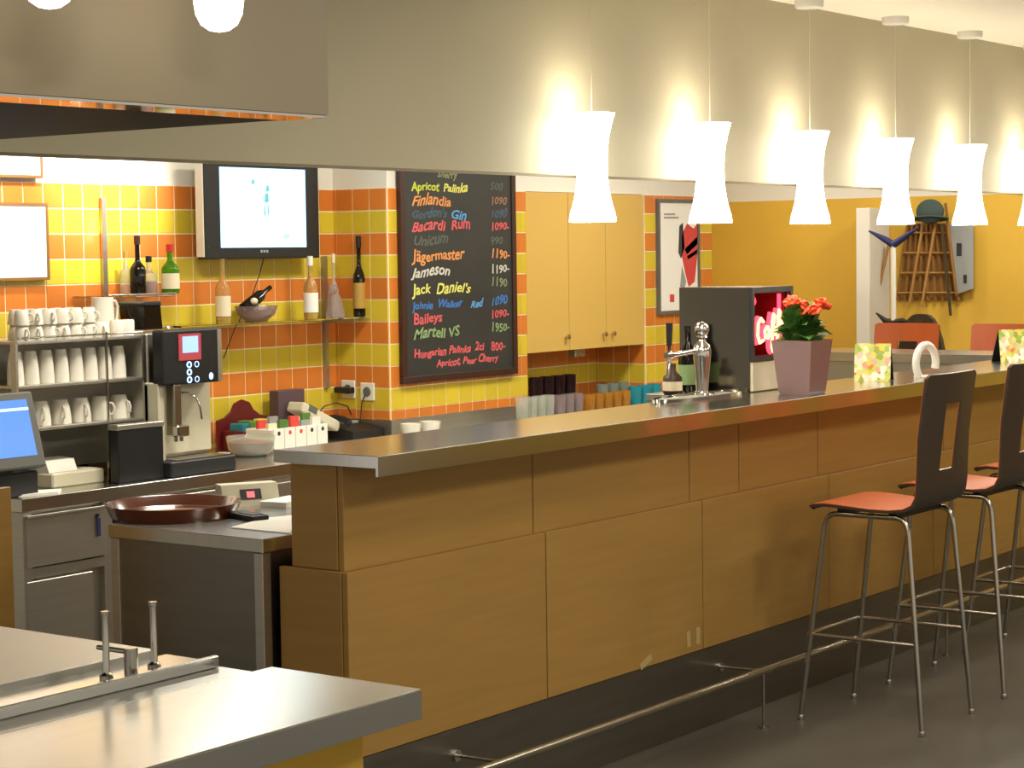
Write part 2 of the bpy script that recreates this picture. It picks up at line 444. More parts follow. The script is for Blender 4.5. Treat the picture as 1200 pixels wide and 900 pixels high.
CAN = MB().lathe([(0, ZC-.028), (.05, ZC-.028), (.055, ZC-.022), (.055, ZC), (0, ZC)], 24).mesh('canopy'); CAN.materials.append(M['white_plastic'])
lx0 = onY(694, 200, LY).x; lsp = (onY(1136.5, 210, LY).x-lx0)/4
for k in range(7):
    x = lx0+lsp*k
    t = thing('pendant_lamp', ['glowing white waisted pendant lamp nearest the chalkboard, first of the row', 'glowing white waisted pendant lamp in front of the framed poster', 'glowing white waisted pendant lamp above the flower pot, third in the row', 'glowing white waisted pendant lamp above the tent card, fourth in the row', 'glowing white waisted pendant lamp above the first bar stool, fifth in the row', 'glowing white waisted pendant lamp cut by the right edge of the picture', 'glowing white waisted pendant lamp at the far end of the row'][k], 'lamp', (x, LY, 0), 0, 'pendant lamps over the bar')
    for nm, me in (('shade', SH), ('lamp_holder', SOCK), ('cord', CORD), ('canopy', CAN)):
        o = bpy.data.objects.new(nm, me); C.objects.link(o); o.parent = t
    light('pendant_bulb', 'POINT', (x, LY, Z0+.05), 1.8, (1, .9, .72), .02)
# two frosted bulbs by the hood
for i, (px_, py_) in enumerate(((257, 38), (58, 11))):
    p = onY(px_, py_, 2.30)
    t = thing('bulb_pendant', ['frosted pendant bulb in front of the hood, the one showing larger', 'frosted pendant bulb near the upper left corner, barely in view'][i], 'lamp', (p.x, p.y, p.z), 0, 'bare bulbs at the hood')
    put('bulb', MB().lathe([(0, 0), (.016, .003), (.029, .012), (.037, .028), (.040, .05), (.037, .078), (.028, .10), (.02, .115), (0, .118)], 22), 'bulb_glow', t)
    put('socket', MB().lathe([(.0, .112), (.021, .112), (.021, .16), (.006, .17), (0, .17)], 16), 'white_plastic', t)
    put('cord', MB().tube([(0, 0, .165), (0, 0, ZC-p.z)], .003, 6), 'black', t)

# ------------------------------------------------------------------ bar stools
def stool_proto():
    t = thing('bar_stool', '', 'bar stool')
    # profile of the bent sheet, (y, z) facing +y
    pr = [(.205, .772), (.200, .782), (.185, .789), (.14, .793), (.06, .789), (-.03, .783), (-.11, .783), (-.165, .790), (-.198, .806), (-.214, .832), (-.222, .87), (-.229, .92), (-.244, 1.04), (-.259, 1.155), (-.266, 1.21), (-.272, 1.262)]
    W = .205
    cols = [-1, -.9, -.62, -.31, -.19, 0, .19, .31, .62, .9, 1]
    def sheet(off, th):
        b = MB(); bm = b.bm; n = len(pr); g = {}
        # normals of the profile
        nr = []
        for i in range(n):
            a = pr[max(0, i-1)]; c = pr[min(n-1, i+1)]
            dy, dz = c[0]-a[0], c[1]-a[1]; L = math.hypot(dy, dz); nr.append((dz/L*1., -dy/L*1.))
        def P(i, u, o):
            y, z = pr[i]; ny, nz = nr[i]
            h = max(0, (z-.80)/.46); cv = .022*u*u*min(1, h*2)
            wd = W*(1-.0*h)
            x = u*wd
            if i == n-1: z -= .012*(abs(u) > .95)
            if i == 0: y -= .02*(abs(u) > .95)
            return (x, y+ny*o+cv, z+nz*o)
        top = {}; bot = {}
        for i in range(n):
            for j, u in enumerate(cols):
                top[i, j] = bm.verts.new(P(i, u, off)); bot[i, j] = bm.verts.new(P(i, u, off-th))
        def solid(i, j):
            if not (0 <= i < n-1 and 0 <= j < len(cols)-1): return False
            return not (11 <= i < 13 and 3 <= j < 7)
        for i in range(n-1):
            for j in range(len(cols)-1):
                if not solid(i, j): continue
                bm.faces.new((top[i, j], top[i, j+1], top[i+1, j+1], top[i+1, j]))
                bm.faces.new((bot[i, j], bot[i+1, j], bot[i+1, j+1], bot[i, j+1]))
                for (di, dj, a, c) in ((-1, 0, (i, j), (i, j+1)), (1, 0, (i+1, j), (i+1, j+1)), (0, -1, (i, j), (i+1, j)), (0, 1, (i, j+1), (i+1, j+1))):
                    if not solid(i+di, j+dj): bm.faces.new((top[a], top[c], bot[c], bot[a]))
        for v in [v for v in bm.verts if not v.link_faces]: bm.verts.remove(v)
        b.curved = True
        return b
    put('shell', sheet(0, .010), 'shell_dark', t)
    put('veneer', sheet(.0022, .0022), 'veneer', t)
    fx, yf, yb = .21, .235, -.24
    def arc(side):
        x1 = side*.185; x0 = side*fx
        A, B = Vector((x0, yf, .012)), Vector((x1, .145, .745))
        Cc, D = Vector((x1, -.175, .745)), Vector((x0, yb, .012))
        pts = [A, A.lerp(B, .93)]
        q0 = A.lerp(B, .93); q2 = B.lerp(Cc, .14) + Vector((0, 0, .012)); q1 = B+Vector((0, 0, .012))
        for k in range(1, 6): s_ = k/5; pts.append(q0*(1-s_)**2+q1*2*s_*(1-s_)+q2*s_*s_)
        q0 = Cc.lerp(B, .14)+Vector((0, 0, .012)); q1 = Cc+Vector((0, 0, .012)); q2 = D.lerp(Cc, .93)
        for k in range(0, 6): s_ = k/5; pts.append(q0*(1-s_)**2+q1*2*s_*(1-s_)+q2*s_*s_)
        pts.append(D); return pts
    for s_ in (-1, 1): put('leg_frame', MB().tube(arc(s_), .0095, 10), 'tube_steel', t)
    def at(side, front, z):
        k = (z-.012)/(.745-.012)
        y = (yf+(.145-yf)*k) if front else (yb+(-.175-yb)*k)
        return Vector((side*(fx+(.185-fx)*k), y, z))
    zr = .315
    for s_ in (-1, 1): put('stretcher', MB().tube([at(s_, 1, zr)+Vector((0, .012, 0)), at(s_, 0, zr)], .0075, 8), 'tube_steel', t)
    put('footrest', MB().tube([at(-1, 1, zr), at(-1, 1, zr)+Vector((.012, .012, 0)), at(1, 1, zr)+Vector((-.012, .012, 0)), at(1, 1, zr)], .0075, 8), 'tube_steel', t)
    put('seat_mount', MB().box(-.18, .18, -.13, -.10, .752, .7725).box(-.18, .18, .07, .10, .752, .778), 'black', t)
    for s_ in (-1, 1):
        for f_ in (0, 1):
            q = at(s_, f_, .012)
            put('foot_cap', MB().lathe([(0, 0), (.012, 0), (.0135, .006), (.011, .02), (0, .02)], 12, (q.x, q.y)), 'chrome', t)
    return t
ST = stool_proto()
SX, SY, SD = 6.645, 3.24, .7185
lab = ['nearest bar stool, whole in view with chrome legs, pulled up to the bar', 'second bar stool along the bar, half hidden by the right picture edge', 'third bar stool along the bar, only its legs and seat front in view']
for k in range(3):
    o = ST if k == 0 else copy_tree(ST)
    o.location = (SX+SD*k, SY, 0); o['label'] = lab[k]; o['group'] = 'bar stools along the bar'
for k, (x, lb) in enumerate(((1012, 'red-orange stool back beyond the bar return, beside the flower pot'), (1130, 'red-orange stool back beyond the bar return, behind the white napkin ring'), (1215, 'red-orange stool beyond the bar return at the right picture edge'))):
    p = Vector((0, 5.18-.61*k, 0))
    o = copy_tree(ST); o.location = (10.66, p.y, 0.0); o.rotation_euler = (0, 0, R(90)); o['label'] = lb; o['group'] = 'stools beyond the bar return'
    o.location.z = 0

# ------------------------------------------------------------------ foreground serving counter
fc = thing('serving_counter', 'brushed steel serving counter with yellow front in the left foreground', 'counter', (0, 0, 0))
FZ = .95
put('front_top', MB().box(-.6, 2.69, 2.19, 2.545, FZ-.053, FZ, .003, 2), 'steel_top', fc)
put('rear_top', MB().box(-.6, 2.64, 2.546, 3.46, FZ-.053, FZ-.0005, .002), 'steel_top', fc)
put('yellow_front', MB().box(-.55, 2.60, 2.25, 3.42, .1, FZ-.054), 'paint_yellow', fc)
put('plinth', MB().box(-.5, 2.55, 2.30, 3.4, 0, .1), 'steel_dark', fc)
gp = thing('griddle_plate', 'flat steel hot plate with raised front rail on serving counter', 'hot plate', (0, 0, FZ))
e0 = onZ(257, 768, FZ+.022)
put('plate', MB().box(-.6, e0.x-.03, e0.y+.14, 3.42, 0, .024, .002), 'steel_satin', gp)
put('rail_sill', MB().box(-.6, e0.x, e0.y+.012, e0.y+.139, 0, .010, .002).box(-.6, e0.x, e0.y, e0.y+.012, 0, .022, .002), 'steel_bar', gp)
for px_, py_ in ((125, 795), (181, 782)):
    p = onZ(px_, py_, FZ+.010)
    put('upright_pin', MB().lathe([(0, 0), (.0125, 0), (.0125, .006), (.007, .010), (.0062, .012), (.0062, .112), (.0078, .113), (.0078, .12), (0, .12)], 16), 'tube_steel', gp, (p.x, p.y, .010))
p = onZ(154, 793, FZ+.010)
tp = put('valve', MB().cyl(0, 0, 0, .052, .0125, 20), 'tube_steel', gp, (p.x, p.y, .010))
put('valve_lever', MB().tube([(0, 0, .044), (0, .085, .044)], .0048, 10), 'tube_steel', tp)

# ------------------------------------------------------------------ worktable behind the bar, back counter
wt = thing('work_table', 'steel work table standing behind the end of the bar', 'table', (4.165, 3.965, 0))
put('table_top', MB().box(0, 2.02, 0, .64, .86, .90, .002), 'steel_top', wt)
for x, y in ((.004, .006), (.004, .60), (1.97, .006), (1.97, .60)): put('leg', MB().box(x, x+.035, y, y+.035, 0, .859, .002), 'steel_satin', wt)
put('side_panel', MB().box(.012, .02, .042, .60, .08, .86), 'steel_dark', wt)
put('front_panel', MB().box(.042, 1.96, .014, .022, .08, .858), 'steel_dark', wt)
YC = 5.74
bc = thing('back_counter', 'long steel back counter with drawers along the tiled wall', 'counter', (4.785, YC, 0))
put('worktop', MB().box(0, 5.6, 0, YP-YC-.016, ZB-.05, ZB, .002).box(0, XPL-4.785-.016, YP-YC-.016, YW-YC-.012, ZB-.05, ZB), 'steel_top', bc)
put('recess_worktop', MB().box(XR0-4.785+.003, XR1-4.785-.006, YP-YC-.015, YW-YC-.012, ZB-.05, ZB), 'steel_top', bc)
put('carcass', MB().box(.012, 5.59, .035, .44, .1, ZB-.051), 'steel_satin', bc)
put('frame', MB().box(0, .04, .0, .036, 0, ZB-.051).box(.395, .44, .012, .036, .1, ZB-.051).box(.04, .395, .012, .036, .545, .58), 'steel_satin', bc)
put('gap_shade', MB().box(.44, .50, .030, .036, .1, ZB-.051), 'black', bc)  # black strip stands for the shade in the gap between the fronts
dr = put('drawer', MB().box(.012, .392, -.004, .03, .588, .776, .002).box(.012, .392, -.016, -.003, .768, .778, .001), 'steel_satin', bc)
put('keyhole', MB().cyl(0, 0, -.004, .004, .008, 12).xform(Matrix.Rotation(R(90), 4, 'X')), 'black', dr, (.35, -.006, .742))
kr = put('key', MB().box(-.008, .008, -.002, .002, -.07, 0, .001), 'navy', dr, (.352, -.012, .735))
put('lower_door', MB().box(.012, .325, -.002, .03, .12, .535, .002), 'steel_satin', bc)
put('door', MB().box(.515, 1.13, -.004, .03, .12, .775, .002), 'steel_satin', bc)
for k in range(6): put('door', MB().box(1.17+.74*k, 1.89+.74*k, -.004, .03, .12, .765, .002), 'steel_satin', bc)
# wood panel at the far left
p = onY(8, 570, 4.9)
tag(put('wood_screen', MB().box(p.x-.3, p.x, 4.88, 4.9, 0, p.z, .002), 'wood'), 'edge of a brown wood screen at the left picture edge', 'panel')

def cont(x, y, z=ZB): return onZ(x, y, z)
# ------------------------------------------------------------------ till and printers on the back counter
pos = onY(55, 533, 5.775)
till = thing('till_terminal', 'grey touch screen till with blue display on the back counter', 'till', (pos.x-.19, 5.775, ZB))
put('base', MB().box(-.2, .17, .025, .115, 0, .09, .006), 'dark_plastic', till)
put('neck', MB().box(-.06, .06, .03, .08, .085, .15, .005), 'dark_plastic', till)
til = Matrix.Translation((0, .0, .105)) @ Matrix.Rotation(R(-15), 4, 'X')
hsg = put('housing', MB().box(-.21, .19, 0, .045, 0, .285, .008, 2).xform(til), 'grey_plastic', till)
put('screen', MB().box(-.175, .155, -.0015, .004, .045, .255).xform(til), 'screen_glow', hsg)
put('screen_bar', MB().box(-.175, .155, -.0025, .004, .215, .225).xform(til), 'led_blue', hsg)
p = cont(14, 583)
tag(put('paper_sheets', MB().prism([(q.x-p.x, q.y-p.y) for q in (cont(16, 583), cont(68, 579), cont(72, 575), cont(22, 578))], 0, .008, 'z'), 'paper', None, (p.x, p.y, ZB)), 'loose white paper slips lying before the till', 'paper')
q = cont(90, 570)
t = thing('receipt_printer', 'cream receipt printer on the back counter beside the till', 'printer', (q.x, q.y+.02, ZB))
put('body', MB().box(-.10, .16, .0, .19, 0, .055, .006), 'cream_plastic', t)
put('paper_cover', MB().prism([(.03, .056), (.17, .056), (.17, .085), (.13, .105), (.05, .10)], -.09, .05, 'x'), 'white_plastic', t)
q = cont(75, 548)
t = thing('card_printer', 'black slip printer standing behind the cream receipt printer', 'printer', (q.x-.02, 6.28, ZB))
put('body', MB().box(-.08, .14, .0, .14, 0, .15, .01, 2), 'black', t)
put('slot', MB().box(-.06, .12, -.002, .004, .075, .10), 'dark_plastic', t)
put('paper_tongue', MB().box(.148, .20, .0, .004, .08, .13), 'label', t)

# ------------------------------------------------------------------ cup rack
RX0, RX1, RY0, RY1 = onY(20, 430, 5.905).x, 5.545, 5.905, 6.12
rack = thing('cup_rack', 'open steel cup rack with three shelves beside coffee machine', 'rack', (RX0, RY0, ZB))
RW, RD = RX1-RX0, RY1-RY0
LV = [.235, .395, .56]
for z in LV: put('shelf', MB().box(0, RW, 0, RD, z-.012, z, .002), 'steel_satin', rack)
put('side_frame', MB().box(-.005, .005, 0, .03, 0, LV[2]).box(-.005, .005, RD-.03, RD, 0, LV[2]), 'steel_satin', rack)
put('side', MB().box(RW-.004, RW+.004, 0, RD, 0, LV[2]), 'steel_satin', rack)
put('back', MB().box(0.004, RW-.004, RD-.004, RD, .05, LV[2]-.014), 'steel_satin', rack)
put('front_bar', MB().tube([(.0, .0, LV[2]+.012), (RW, 0, LV[2]+.012)], .004, 8), 'chrome', rack)
put('corner_post', MB().box(onY(126.5, 480, RY0).x-RX0-.004, onY(126.5, 480, RY0).x-RX0+.004, -.004, .004, 0, LV[2]+.02), 'tube_steel', rack)
def cup_mesh(r, h, inv=True, handle=True):
    pr = [(r*.62, 0), (r*.7, h*.04), (r*.88, h*.35), (r*.98, h*.75), (r, h), (r-.003, h), (r*.86, h*.4), (r*.6, h*.06), (0, h*.05)]
    b = MB().lathe(pr, 18, cap=False)
    b.lathe([(r*.62, 0), (0, 0)], 18, cap=False)
    if handle: b.tube([(r*.95, 0, h*.78), (r*1.35, 0, h*.72), (r*1.45, 0, h*.5), (r*1.25, 0, h*.3), (r*.88, 0, h*.28)], .0045, 6)
    if inv: b.xform(Matrix.Translation((0, 0, h)) @ Matrix.Rotation(math.pi, 4, 'X'))
    me = b.mesh('cup'); me.materials.append(M['porcelain']); return me
ESP, MUG, TALL = cup_mesh(.031, .058), cup_mesh(.042, .092), cup_mesh(.032, .125, handle=False)
def cupset(me, name, label, group, xs, y, z, rz=None):
    for i, x in enumerate(xs):
        o = bpy.data.objects.new(name, me); C.objects.link(o); o.location = (x, y, z)
        o.rotation_euler = (0, 0, random.uniform(-1.2, .2)-.9 if rz is None else rz)
        tag(o, label % ORD[i], 'cup', group)
cupset(ESP, 'espresso_cup', '%s upturned espresso cup from the left, front row on the cup rack', 'espresso cups on the rack', [RX0+.06+.066*k for k in range(7)], RY0+.04, ZB+LV[2])
cupset(ESP, 'espresso_cup', '%s upturned espresso cup from the left, middle row on the cup rack', 'espresso cups on the rack', [RX0+.095+.066*k for k in range(6)], RY0+.115, ZB+LV[2])
cupset(ESP, 'espresso_cup', '%s espresso cup from the left in the upper layer of the stack', 'espresso cups on the rack', [RX0+.062+.066*k for k in range(6)], RY0+.042, ZB+LV[2]+.0585)
cupset(ESP, 'espresso_cup', '%s espresso cup from the left in the upper layer, middle row', 'espresso cups on the rack', [RX0+.098+.066*k for k in range(5)], RY0+.117, ZB+LV[2]+.0585)
cupset(TALL, 'tall_cup', '%s tall white cup from the left on the middle rack shelf', 'tall cups on the middle shelf', [RX0+.05+.073*k for k in range(8)], RY0+.07, ZB+LV[1])
cupset(MUG, 'mug', '%s upturned white mug from the left on the lowest rack shelf', 'mugs on the lowest shelf', [RX0+.07+.100*k for k in range(6)], RY0+.08, ZB+LV[0])
for i, x in enumerate((RX1-.085, RX1-.03)):
    tag(put('sugar_jar', MB().lathe([(.026, 0), (.028, .01), (.028, .055), (.024, .062), (.022, .062), (.024, .01), (0, .008)], 16, cap=False), 'porcelain', None, (x, RY0+.05, ZB+LV[2])), ['left of two small white jars right of the espresso cups', 'right of two small white jars below the white pitcher'][i], 'jar', 'small white jars')
t = thing('pitcher', 'white porcelain pitcher with handle on top of cup rack', 'pitcher', (RX1-.075, RY0+.14, ZB+LV[2]))
put('body', MB().lathe([(.048, 0), (.05, .01), (.047, .07), (.043, .135), (.045, .15), (.042, .15), (.040, .13), (.044, .02), (0, .015)], 22, cap=False), 'porcelain', t)
put('handle', MB().tube([(.04, 0, .13), (.065, 0, .135), (.078, 0, .115), (.076, 0, .07), (.062, 0, .045), (.045, 0, .045)], .006, 8), 'porcelain', t)
q0, q1 = onY(133, 555, 5.83), onY(189, 545, 5.83)
t = thing('knock_box', 'black knock-out box left of coffee machine', 'box', (q0.x, 5.80, ZB))
put('body', MB().box(0, q1.x-q0.x-.012, 0, .05, 0, .21, .004), 'black', t)
put('rim', MB().box(-.004, q1.x-q0.x-.010, -.004, .054, .205, .225, .003), 'steel_satin', t)

# ------------------------------------------------------------------ coffee machine
cx0, cx1 = onY(190, 480, 5.82).x, onY(263, 480, 5.82).x
cm = thing('coffee_machine', 'automatic coffee machine with blue-lit control panel on back counter', 'coffee machine', (cx0, 5.82, ZB))
CW = cx1-cx0
put('body', MB().box(.012, CW-.008, .09, .44, .06, .565, .006), 'steel_satin', cm)
put('back_plate', MB().box(.0, CW, .08, .10, .08, .36), 'cream_plastic', cm)
put('left_column', MB().box(0, .035, .02, .10, .06, .37, .004), 'cream_plastic', cm)
hd_ = put('head', MB().box(0, CW-.02, -.012, .05, .36, .578, .008, 2), 'black', cm)
put('display', MB().box(.085, .205, -.0165, -.01, .455, .56), 'screen_red', hd_)
put('display_glass', MB().box(.103, .187, -.0185, -.01, .485, .55), 'screen_blue', hd_)
for (bx, bz, on) in ((.14, .437, 1), (.14, .407, 1), (.14, .377, 1), (.182, .437, 0), (.182, .377, 0)):
    put('button', MB().tube([(bx+.011*math.cos(a*math.pi/6), -.0135, bz+.011*math.sin(a*math.pi/6)) for a in range(12)], .0028 if on else .0016, 6, True), 'led_blue', hd_)
put('start_button', MB().sphere((.262, -.012, .385), .012, 14, (1, .3, 1.2)), 'led_blue', hd_)
put('trim', MB().box(CW-.045, CW-.022, -.014, .08, .362, .572), 'steel_satin', hd_)
put('spout_column', MB().box(.058, .098, -.01, .04, .19, .362, .004), 'tube_steel', cm)
put('spout', MB().box(.055, .12, -.03, .04, .155, .20, .005).cyl(.07, 0, .135, .16, .008, 10).cyl(.1, 0, .135, .16, .008, 10), 'chrome', cm)
put('hot_water_pipe', MB().tube([(.135, .06, .325), (.165, .02, .322), (.19, .0, .30), (.20, -.008, .26), (.208, -.008, .215)], .004, 8), 'chrome', cm)
put('drip_tray', MB().box(-.005, CW+.012, -.05, .44, 0, .062, .006), 'dark_plastic', cm)
put('drip_grid', MB().box(.03, CW-.01, -.045, .075, .062, .066), 'steel_dark', cm)
hp = put('bean_hopper', MB().prism([(.02, .578), (.11, .578), (.10, .67), (.01, .67)], .10, .24, 'y'), 'glass_black', cm)
put('hopper_lid', MB().box(.005, .105, .095, .245, .67, .69, .006), 'black', hp)
put('cup_warmer_lid', MB().lathe([(.0, .588), (.05, .586), (.055, .578)], 18, (.19, .2), cap=False), 'chrome', cm)

# ------------------------------------------------------------------ glass shelves and bottles on the tiled wall
YG0, YG1 = 6.30, 6.515
zg = onY(330, 376, YG0).z
gs = thing('glass_shelf', 'long glass shelf of bottles on wall rails below the television', 'shelf', (0, 0, 0))
xg0 = onY(212, 380, YG0).x
put('pane', MB().box(xg0, XPL-.012, YG0, YG1, zg-.008, zg, .001), 'glass', gs)
zu = onY(165, 346, YG0).z
gs2 = thing('glass_shelf', 'short upper glass shelf above the cup rack', 'shelf', (0, 0, 0))
put('pane', MB().box(onY(126, 346, YG0).x, onY(206, 346, YG0).x, YG0, YG1, zu-.008, zu, .001), 'glass', gs2)
put('edge_rail', MB().tube([(onY(126, 346, YG0).x, YG0-.004, zu+.004), (onY(206, 346, YG0).x, YG0-.004, zu+.004)], .004, 8), 'chrome', gs2)
for i, (x, y0, y1, par) in enumerate(((119, 232, 380, gs2), (379, 300, 455, gs))):
    a = onY(x, y0, YW-.01); b = onY(x, y1, YW-.01)
    put('wall_rail', MB().box(a.x-.012, a.x+.012, YW-.024, YW-.009, b.z, a.z), 'steel_satin', par)
    put('arm', MB().box(a.x-.004, a.x+.004, YG0+.03, YW-.02, (zu if i == 0 else zg)-.03, (zu if i == 0 else zg)-.0085), 'steel_satin', par)
def bottle(px_, ybase_z, y, r, h, body, label, neck=.45, cap=None, lab=None, liquid=None, capn='cap', shoulder=.62):
    x = onY(px_, 340, y).x
    t = thing('bottle', label, 'bottle', (x, y, ybase_z), 0, 'bottles on the glass shelves')
    rn = r*.32
    put('body', MB().lathe([(0, 0), (r*.9, 0), (r, .006), (r, h*shoulder*.85), (r*.9, h*shoulder*.95), (rn*1.3, h*shoulder*1.12), (rn, h*shoulder*1.2), (rn*.95, h*.96), (rn*1.1, h*.965), (rn*1.1, h), (0, h)], 20), body, t)
    if cap: put(capn, MB().lathe([(rn*1.25, h*.86), (rn*1.25, h+.003), (0, h+.004)], 14, cap=False), cap, t)
    if lab: put('paper_label', MB().lathe([(r+.001, h*.10), (r+.001, h*.42)], 20, cap=False), lab, t)
    if liquid: put('liquid', MB().lathe([(0, .005), (r*.9, .006), (r*.9, h*.34), (0, h*.34)], 18), liquid, t)
    return t
hz = lambda px_, py_, y, z: onY(px_, py_, y).z-z
bottle(162, zu, 6.40, .034, hz(162, 277, 6.40, zu), 'glass_black', 'slim dark wine bottle with cork stopper on short upper shelf', cap='frame_dark', capn='cork', shoulder=.5)
bottle(175, zu, 6.44, .034, hz(175, 301, 6.44, zu), 'glass_clear', 'clear bottle of red spirit with black cap on short upper shelf', cap='black', liquid='red_liquid', shoulder=.55)
bottle(200, zu, 6.40, .039, hz(200, 287, 6.40, zu), 'glass_green', 'green bottle with red cap and pale label on short upper shelf', cap='red_cap', lab='label', shoulder=.58)
bottle(148, zu, 6.46, .026, hz(148, 295, 6.46, zu), 'glass_clear', 'clear slim bottle left of the dark wine bottle', cap='label_gold', shoulder=.55)
bottle(261, zg, 6.40, .034, hz(261, 303, 6.40, zg), 'glass_yellow', 'pale bottle with cream label at left end of long shelf', lab='label', shoulder=.6)
bottle(364, zg, 6.38, .034, hz(364, 301, 6.38, zg), 'glass_yellow', 'bottle with white neck foil and white label under the television corner', cap='white_plastic', lab='paper', shoulder=.58)
bottle(421, zg, 6.36, .030, hz(421, 277, 6.36, zg), 'glass_black', 'tall black wine bottle with gold label at right end of shelf', cap='black', lab='label_gold', shoulder=.55)
bottle(391, zg, 6.42, .024, hz(391, 298, 6.42, zg), 'glass_clear', 'narrow clear bottle behind the glass decanter', cap='label', shoulder=.5)
x = onY(392, 340, 6.36).x
t = thing('decanter', 'cut glass figure decanter between white-labelled and black bottles', 'decanter', (x, 6.36, zg))
put('body', MB().lathe([(0, 0), (.045, 0), (.047, .02), (.036, .06), (.03, .09), (.022, .11), (0, .115)], 7), 'glass_smoke', t)
put('stopper', MB().sphere((-.012, 0, .135), .024, 8), 'glass_smoke', t)
x = onY(438, 360, 6.40).x
tag(put('candle_glass', MB().lathe([(0, 0), (.021, 0), (.025, .07), (.021, .07), (.018, .008), (0, .008)], 18), 'cream_plastic', None, (x, 6.40, zg)), 'small cream tumbler at the right end of the shelf', 'tumbler')
x = onY(300, 360, 6.40).x
t = thing('gift_basket', 'glass bowl of wrapped miniatures with a black bottle lying across', 'basket', (x, 6.40, zg))
put('bowl', MB().lathe([(0, 0), (.05, 0), (.085, .03), (.10, .07), (.096, .07), (.08, .032), (.045, .006), (0, .006)], 20), 'glass_smoke', t)
put('lying_bottle', MB().lathe([(0, -.09), (.028, -.09), (.028, .03), (.011, .065), (.011, .11), (0, .11)], 14).xform(Matrix.Translation((0, 0, .10)) @ Matrix.Rotation(R(62), 4, 'Y')), 'glass_black', t)
for k in range(10):
    a = k*2.4; rr = .02+.05*random.random()
    put('wrapped_sweet', MB().sphere((rr*math.cos(a)-.02, rr*.7*math.sin(a), .035+.075*random.random()*(1 if k % 2 else .4)), .020, 8, (1, .8, .8)), ['glass_smoke', 'label', 'porcelain'][k % 3], t)
tag(put('power_cable', MB().tube([onY(310, 300, 6.5), onY(303, 325, 6.48), onY(292, 355, 6.5), onY(275, 385, 6.5), onY(262, 420, 6.5)], .0025, 6), 'black'), 'thin black cable hanging down behind the shelf', 'cable')

# ------------------------------------------------------------------ television
TYY = 6.40
a = onY(238, 189, TYY); b = onY(375, 302, TYY)
tv = thing('television', 'black flat television showing a bright winter sports picture', 'television', (a.x, TYY, b.z))
TW, TH = b.x-a.x, 2.125-b.z
hs = put('housing', MB().box(0, TW, 0, .05, 0, TH, .006, 2), 'black', tv)
put('rear_cover', MB().box(-.004, .0, .004, .05, .01, TH-.004).box(.05, TW-.05, .05, .10, .05, TH-.05), 'white_plastic', tv)
put('wall_mount', MB().box(TW*.4, TW*.6, .10, YW-TYY-.012, .1, .3), 'dark_plastic', tv)
sx0, sx1 = onY(258, 250, TYY).x-a.x, onY(358, 250, TYY).x-a.x
sz0, sz1 = onY(300, 290, TYY).z-b.z, onY(300, 197, TYY).z-b.z
scr = put('screen', MB().box(sx0, sx1, -.002, .004, sz0, sz1), 'screen_tv', tv)
fx_ = lambda px_, py_: (onY(px_, py_, TYY).x-a.x, onY(px_, py_, TYY).z-b.z)
for (pa, w_, h_) in (((313, 221), .022, .03), ((312, 232), .03, .045), ((310, 247), .008, .05), ((314, 246), .008, .045), ((296, 213), .02, .022)):
    u, v = fx_(*pa)
    put('picture_mark', MB().prism([(u-w_/2, v-h_*.4), (u, v-h_/2), (u+w_/2, v-h_*.3), (u+w_*.3, v+h_/2), (u-w_*.3, v+h_*.4)], -.003, -.002, 'y'), 'print_cyan', scr)
u, v = fx_(332, 279)
put('score_mark', text_mesh('24', .03, 0), 'print_cyan', scr, (u, -.0035, v))
for k in range(3):
    u, v = fx_(305+k*3.4, 296); put('maker_mark', MB().box(u, u+.012, -.003, .002, v, v+.012), 'print_grey', hs)
put('power_light', MB().sphere((fx_(244, 290)[0], -.001, fx_(244, 290)[1]), .006, 8), 'glass_green', hs)

# ------------------------------------------------------------------ chalkboard
CY = 6.165
ca, cb = onY(467, 200, CY), onY(605.5, 441, CY)
cz1 = 2.135; cz0 = 1.083
ch = thing('chalkboard', 'tall framed chalkboard listing drinks and prices in coloured chalk', 'chalkboard', (ca.x, CY, cz0))
BW, BH = cb.x-ca.x, cz1-cz0
put('board', MB().box(.02, BW-.02, -.003, .012, .02, BH-.02), 'chalkboard', ch)
fr_ = MB().box(0, BW, -.012, .016, 0, .034, .003).box(0, BW, -.012, .016, BH-.034, BH, .003).box(0, .034, -.012, .016, .034, BH-.034, .003).box(BW-.034, BW, -.012, .016, .034, BH-.034, .003)
put('frame', fr_, 'frame_dark', ch)
rows = [('Sherry', 512, 208, 'dimgreen', '', ''), ('Apricot', 481, 223, 'lime', '500', 'faint'), ('Palinka', 519, 225, 'yellow', None, ''), ('Finlandia', 482, 240, 'orange', '1090', 'dimorange'), ('Gordon\'s', 482, 256, 'dimblue', '1090', 'dimblue'), ('Gin', 528, 257, 'blue', None, ''),
        ('Bacardi  Rum', 482, 271, 'red', '1090-', 'red'), ('Unicum', 484, 288, 'faint', '990', 'faint'), ('Jägermaster', 483, 307, 'orange', '1190-', 'orange'), ('Jameson', 483, 325, 'white', '1190-', 'white'), ('Jack  Daniel\'s', 483, 345, 'yellow', '1190', 'dimgreen'),
        ('Johnie  Walker', 483, 363, 'deepblue', '1090', 'deepblue'), ('Red', 551, 360, 'blue', None, ''), ('Baileys', 483, 380, 'red', '1090-', 'red'), ('Martell VS', 484, 397, 'green', '1950-', 'green'), ('Hungarian Palinka  2cl', 484, 420, 'red', '800-', 'red'), ('Apricot, Pear Cherry', 511, 430, 'red', '', '')]
py_price = {1: 220, 3: 237, 4: 252, 6: 267, 7: 284, 8: 300, 9: 317, 10: 333, 11: 355, 13: 370, 14: 386, 15: 408}
